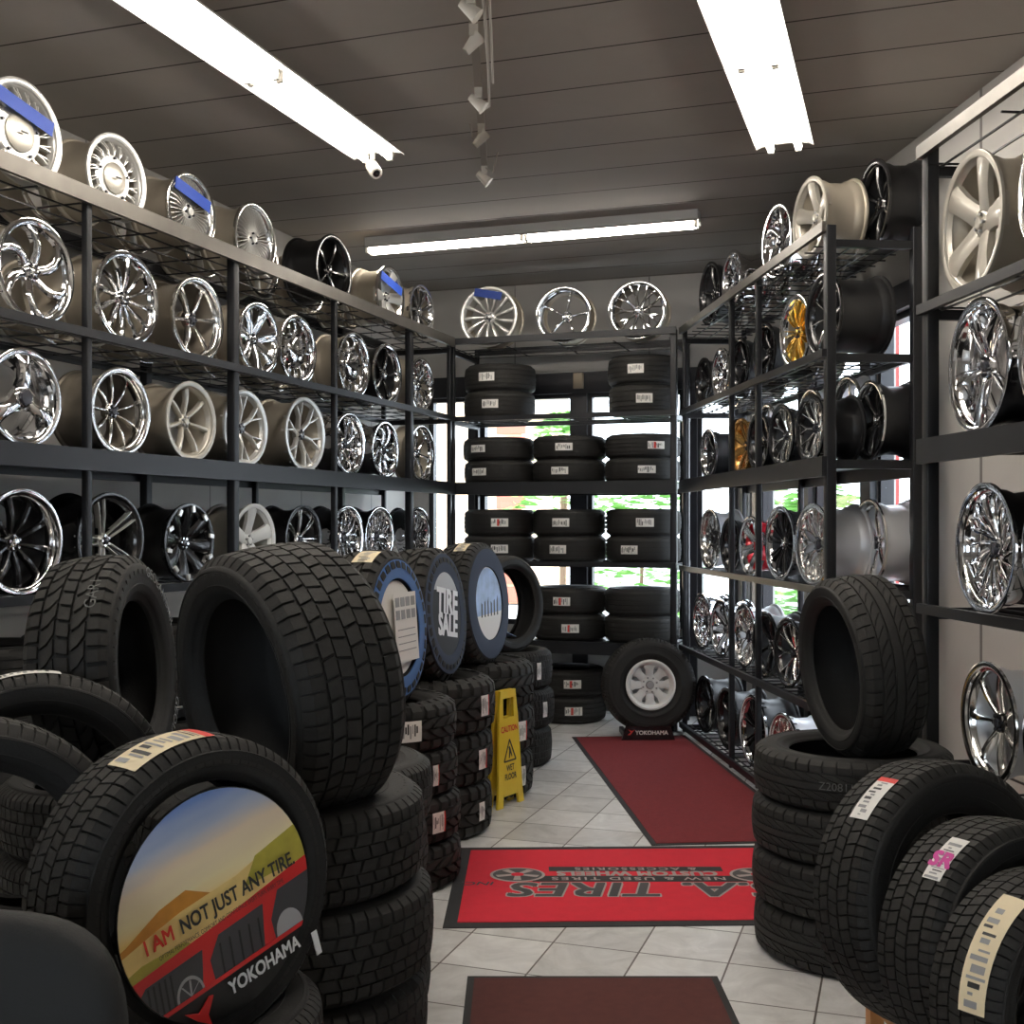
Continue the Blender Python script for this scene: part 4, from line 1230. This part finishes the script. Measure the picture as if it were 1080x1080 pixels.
for sx in (-1, 1):
    cx, cy = sx * .545, -.09
    def ell(a, b, n=36): return [(CX - (cx + a * math.cos(2 * PI * i / n)), CY - (cy + b * math.sin(2 * PI * i / n))) for i in range(n)]
    MB().prism(ell(.125, .105), .006, .0086).build('wheel_emblem', 'matgrey', lm, smooth=0)
    MB().prism(ell(.112, .093), .006, .0090).build('wheel_emblem_ring', 'ink', lm, smooth=0)
    mb = MB()
    for i in range(5):
        a = 2 * PI * i / 5 + .3
        mb.prism([(CX - (cx + .10 * math.cos(a + da) * rr_), CY - (cy + .083 * math.sin(a + da) * rr_)) for da, rr_ in ((-.18, 1), (.18, 1), (.5, .25), (-.5, .25))], .0085, .0094)
    mb.build('wheel_emblem_spokes', 'matgrey', lm, smooth=0)
    MB().prism(ell(.03, .025), .006, .0098).build('wheel_emblem_hub', 'matred', lm, smooth=0)

# wet floor sign: folded flat board seen from the front
ws = empty('wet_floor_sign', Vector((-.04, 6.66, .0)), 'yellow CAUTION WET FLOOR sign standing against the tire stacks', 'sign', rz=rad(58))
def sign_panel(tilt, y0, nm):
    mb = MB(); h = .655
    # outline with tapered body, foot cut-out and handle hole built as strips
    def q(poly, dm=0): mb.prism_y(poly, -.008, .008)
    q([(-.125, .10), (.125, .10), (.100, .50), (-.100, .50)])
    q([(-.140, 0), (-.085, 0), (-.070, .10), (-.125, .10)]); q([(.085, 0), (.140, 0), (.125, .10), (.070, .10)])
    q([(-.070, .06), (.070, .06), (.070, .10), (-.070, .10)])
    q([(-.100, .50), (-.055, .50), (-.055, .61), (-.085, .61)]); q([(.055, .50), (.100, .50), (.085, .61), (.055, .61)])
    q([(-.085, .61), (.085, .61), (.080, h), (-.080, h)])
    return mb.build(nm, 'yellow', ws, smooth=0, loc=(0, y0, 0), rot=(tilt, 0, 0))
p1 = sign_panel(rad(-2), -.035, 'front_panel'); p2 = sign_panel(rad(2), .035, 'rear_panel')
def stext(s_, z, size, m, bold, nm):
    mb = MB(); add_text(mb, s_, size, lambda x, y: (x, -.0095, z + y), bold=bold, sx=.80)
    mb.build(nm, m, p1, smooth=0)
stext('CAUTION', .435, .048, 'inkred', .0012, 'caution_lettering')
stext('WET', .215, .048, 'ink', .001, 'sign_lettering')
stext('FLOOR', .165, .048, 'ink', .001, 'sign_lettering')
mb = MB()
tri = [(-.062, .255), (.062, .255), (0, .375)]
for a, b in ((0, 1), (1, 2), (2, 0)):
    p, q_ = Vector(tri[a]), Vector(tri[b]); dd_ = (q_ - p).normalized(); nn = Vector((-dd_.y, dd_.x)) * .0045
    mb.prism_y([tuple(p - nn), tuple(q_ - nn), tuple(q_ + nn), tuple(p + nn)], -.0098, -.0075)
mb.prism_y([(-.012, .27), (-.004, .27), (.006, .30), (.018, .275), (.024, .278), (.010, .318), (-.002, .338), (-.012, .332), (-.006, .312)], -.0098, -.0075)
mb.build('warning_triangle', 'ink', p1, smooth=0)

# office chair at the lower left
ch = empty('office_chair', Vector((-.84, 1.55, 0)), 'black office chair with rounded backrest in the near left corner', 'chair', rz=rad(-8))
mb = MB()
n_ = 24; nz = 10
pts = []
W_ = .255; Hh = .50
outline = []
for i in range(48):
    a = 2 * PI * i / 48
    c_, s_ = math.cos(a), math.sin(a)
    e_ = 2 / 3.4
    outline.append((W_ * math.copysign(abs(c_) ** e_, c_), Hh / 2 * math.copysign(abs(s_) ** e_, s_)))
rings = [(.86, -.035), (.96, -.028), (1.0, -.012), (1.0, .012), (.96, .028), (.86, .035)]
vs = []
for sc, y in rings:
    for (x, z) in outline: vs.append((x * sc, y + .35 * x * x * -1 + .03 * 0, z * sc))
fs = [(i * 48 + j, i * 48 + (j + 1) % 48, (i + 1) * 48 + (j + 1) % 48, (i + 1) * 48 + j) for i in range(5) for j in range(48)]
fs += [tuple(range(48)), tuple(5 * 48 + j for j in range(47, -1, -1))]
mb.add(vs, fs)
mb.build('backrest', 'chairfab', ch, loc=(0, .20, .765), rot=(rad(-6), 0, 0), smooth=60)
mb = MB(); mb.bbox((0, -.06, .46), (.50, .48, .08), .10); mb.build('seat', 'chairfab', ch)
MB().box((0, .21, .50), (.07, .02, .16), 0).build('back_bracket', 'blacksatin', ch, smooth=0)
MB().tube([(0, -.05, .08), (0, -.05, .42)], .028, 12).build('gas_column', 'blacksatin', ch)
for i in range(5):
    a = 2 * PI * i / 5
    lg = MB().tube([(0, -.05, .09), (.28 * math.cos(a), -.05 + .28 * math.sin(a), .065)], .018, 8).build('base_leg', 'blacksatin', ch)
    MB().lathe([(.028, -.02), (.028, .02)], 16, closed=False, caps=True).build('caster', 'blacksatin', ch, loc=(.28 * math.cos(a), -.05 + .28 * math.sin(a), .029))
for sx in (-1, 1):
    MB().tube([(sx * .24, .05, .46), (sx * .29, .05, .50), (sx * .29, .02, .66), (sx * .29, -.16, .67)], .013, 8).build('armrest', 'blacksatin', ch)

# ---------------------------------------------------------------- lamps
def strip_lamp(label, end_pt, dirv, L, z, wd=.30):
    """fluorescent strip with angled white reflector; end_pt is the far end on plan, dirv runs along it"""
    rz = math.atan2(dirv.y, dirv.x)
    root = empty('ceiling_lamp', Vector((end_pt.x, end_pt.y, CEIL)), label, 'ceiling lamp', rz=rz)
    dz = z - CEIL
    MB().box((L / 2, 0, -.03), (L, .11, .058)).build('housing', 'lampwhite', root, smooth=0)
    mb = MB()
    prof = [(-wd / 2, -.085), (-wd / 2 + .02, -.074), (-.05, -.062), (.05, -.062), (wd / 2 - .02, -.074), (wd / 2, -.085)]
    pr2 = [(y, zz + .004) for y, zz in prof]
    vs = []
    for x in (0, L):
        for y, zz in prof: vs.append((x, y, zz))
        for y, zz in pr2: vs.append((x, y, zz))
    fs = []
    for k in range(5): fs += [(k, k + 1, 12 + k + 1, 12 + k), (6 + k, 12 + 6 + k, 12 + 7 + k, 7 + k)]
    fs += [(0, 12, 18, 6), (5, 11, 23, 17)]
    for b in (0, 12): fs += [(b + k, b + 6 + k, b + 7 + k, b + k + 1) for k in range(5)]
    mb.add(vs, fs); mb.build('reflector', 'lampwhite', root, smooth=0)
    nt_ = 2
    for i in range(nt_):
        x0 = L * i / nt_ + .03; x1 = L * (i + 1) / nt_ - .03
        for y in (-wd * .24, wd * .24):
            MB().tube([(x0, y, -.092), (x1, y, -.092)], .019, 12).build('tube', 'tube', root)
        for y in (-wd * .24, wd * .24):
            for x in (x0 - .012, x1 + .012):
                MB().box((x, y, -.090), (.02, .03, .05)).build('socket', 'plastic', root, smooth=0)
    return root
ZL = 3.61
def at(px, py, z):                     # plan point where a sight line reaches height z
    Y = (z - 1.6) * F / (553 - py)
    return Vector(((px - 540) / F * Y, Y, 0))
strip_lamp('long fluorescent lamp over the left side of the aisle', at(400, 167, ZL), -d1, 2.44, ZL, .30)
strip_lamp('long fluorescent lamp over the right side of the aisle', at(828, 157, ZL), -d1, 2.44, ZL, .30)
strip_lamp('long fluorescent lamp across the back of the room', at(388, 265, ZL), d2, 2.44, ZL, .16)
strip_lamp('added unseen fluorescent lamp overhead, nearer than the left one, above the photo', at(400, 167, ZL) - d1 * 2.6, -d1, 2.44, ZL, .30)  # unseen fixture, added to brighten the near floor and tire tops
strip_lamp('added unseen fluorescent lamp overhead, nearer than the right one, above the photo', at(828, 157, ZL) - d1 * 2.6, -d1, 2.44, ZL, .30)  # its partner on the right, likewise out of view and added for light

# security camera by the left lamp
sc_ = empty('security_camera', Vector((at(393, 178, 3.55).x, at(393, 178, 3.55).y, CEIL)), 'small white security camera at the far end of the left lamp', 'camera', rz=rad(25))
MB().tube([(0, 0, 0), (0, 0, -.10)], .012, 10).build('mount', 'plastic', sc_)
mb = MB(); mb.lathe([(.001, .05), (.030, .048), (.034, .03), (.036, -.06), (.030, -.072), (.001, -.072)], 24, closed=False)
cb = mb.build('camera_body', 'plastic', sc_, loc=(0, -.01, -.15), rot=(rad(38), 0, 0))
MB().lathe([(.020, -.0735), (.001, -.0745)], 20, closed=False).build('lens', 'lens', cb)
# conduit track with cords on the ceiling
c0 = at(497, 0, 3.66); c1 = at(511, 180, 3.66)
tk = empty('track_light', Vector((c1.x, c1.y, CEIL)), 'grey ceiling track with spotlight heads and dangling cords', 'ceiling light', rz=math.atan2((c0 - c1).y, (c0 - c1).x))
Lt = (c0 - c1).length + .6
MB().box((Lt / 2, 0, -.016), (Lt, .035, .03)).build('track', 'cable', tk, smooth=0)
for i, x in enumerate((.04, .75, 1.25, 1.95, 2.25)):
    mb = MB(); mb.box((x, 0, -.055), (.05, .035, .05)); mb.lathe([(.018, -.05), (.030, .03), (.034, .035), (.001, .035)], 16, closed=False)
    k0 = len(mb.v) - 64
    for q in range(k0, len(mb.v)):
        v = Vector(mb.v[q]); v = Matrix.Rotation(rad(50 if i % 2 else -40), 3, 'X') @ v; mb.v[q] = (v.x + x, v.y, v.z - .10)
    h = mb.build('spot_head', 'plastic' if i != 1 else 'cable', tk)
MB().tube([(.95, .01, -.03), (1.1, .05, -.06), (1.6, .055, -.065), (2.3, .05, -.06), (2.6, .05, -.05)], .006, 6).build('cord', 'plastic', tk)
MB().tube([(1.55, .07, -.005), (1.56, .075, -.12), (1.9, .075, -.10), (2.6, .07, -.02)], .005, 6).build('cord', 'plastic', tk)
MB().tube([(.04, .0, -.03), (.16, .05, -.10), (.24, .08, -.01)], .004, 6).build('cord', 'cable', tk)
MB().tube([(.5, .0, -.03), (.6, -.05, -.05), (.7, -.06, -.01)], .004, 6).build('cord', 'cable', tk)
# small beige box over the middle window mullion
p = C_bl + d2 * ((S[3] + S[4]) / 2) - d1 * .075
bx = MB(); bx.bbox((0, 0, 0), (.085, .05, .13), .01)
tag(bx.build('sensor_box', 'beige', loc=(p.x, p.y, 2.83), rot=(0, 0, -ANG)), 'small beige sensor box above the middle back window mullion', 'sensor')

# ---------------------------------------------------------------- outside
g = MB(); g.prism([(-30, -25), (40, -25), (40, 60), (-30, 60)], -.30, -.12)
struct(g.build('ground', 'asphalt', smooth=0))
bd = empty('building', Vector((-6.0, 26, 0)), 'peach stucco building with brick corner seen through the back windows', 'building', rz=rad(-10))
MB().box((0, 4, 2.6), (12.6, 8, 5.4)).build('wall', 'peach', bd, smooth=0)
MB().box((0, 4, 5.45), (13.2, 8.6, .3)).build('roof', 'roof', bd, smooth=0)
mb = MB()
for k in range(13): mb.box((6.18 - (.1 if k % 2 else 0), -.02, .1 + k * .4), (.42 + (.2 if k % 2 else 0), .12, .34))
mb.build('brick_corner', 'brick', bd, smooth=0)
def bush(x, y, z0, r, h, label, group, trunk=False, n=260, ls=.12):
    root = empty('leafy_tree' if trunk else 'bush', Vector((x, y, z0)), label, 'tree' if trunk else 'bush', group)
    mb = MB()
    for i in range(n):
        a = random.uniform(0, 2 * PI); zz = random.uniform(.1, 1) ** .8; rr_ = r * math.sqrt(random.random()) * math.sin(PI * min(1, zz * .85 + .1))
        p = Vector((rr_ * math.cos(a), rr_ * math.sin(a), (1.2 if trunk else 0) + zz * h))
        m_ = Matrix.Rotation(random.uniform(0, 6.3), 3, 'Z') @ Matrix.Rotation(random.uniform(-1, 1), 3, 'X')
        vs = [p + m_ @ Vector(q) * ls for q in ((-.5, 0, 0), (0, -.25, .06), (1.6, 0, -.2), (0, .25, .06))]
        mb.add(vs, [(0, 1, 2, 3)])
    mb.build('foliage', 'leaf', root, smooth=0)
    MB().tube([(0, 0, -.05), (0.03, 0, (1.2 if trunk else 0) + h * .5)], .05 if trunk else .025, 8).build('trunk' if trunk else 'stem', 'trunk', root)
bush(1.7, 15.5, -.12, 1.0, 2.6, 'leafy green shrub behind the right back window', None, n=420, ls=.16)
bush(.75, 17.5, -.12, .9, 2.2, 'green tree behind the middle back window', None, True, n=380, ls=.15)
bush(3.6, 14.0, -.12, .9, 2.4, 'palm-like green shrub behind the far right window corner', None, n=420, ls=.2)
# red posts of the canopy by the right windows
for k, t in enumerate((.93, 1.62)):
    p = rw(t) + rn * .35
    tag(MB().box((0, 0, 1.6), (.10, .10, 3.44)).build('canopy_post', 'redpost', loc=(p.x, p.y, 0), smooth=0),
        'red canopy post outside the right windows, ' + ('nearer' if k == 0 else 'farther') + ' one', 'post')
# parked car
def car(loc, rz, label):
    root = empty('car', loc, label, 'car', rz=rz)
    mb = MB()
    prof = [(-2.1, .35), (2.1, .35), (2.15, .75), (1.95, .92), (1.05, 1.0), (.45, 1.40), (-.9, 1.45), (-1.6, 1.02), (-2.1, .95)]
    mb.prism_y(prof, -.85, .85); mb.build('body', 'carpaint', root, smooth=20)
    mb = MB(); mb.prism_y([(.95, 1.02), (.42, 1.36), (-.85, 1.40), (-1.4, 1.04)], -.86, .86); mb.build('side_windows', 'carglass', root, smooth=0)
    for sx in (-1.3, 1.3):
        for sy in (-.78, .78):
            MB().lathe([(.33, -.1), (.33, .1)], 24, closed=False, caps=True).build('wheel', 'rubber', root, loc=(sx, sy, .33))
car(Vector((7.6, 13.2, -.12)), rad(20), 'silver car parked outside the right windows')
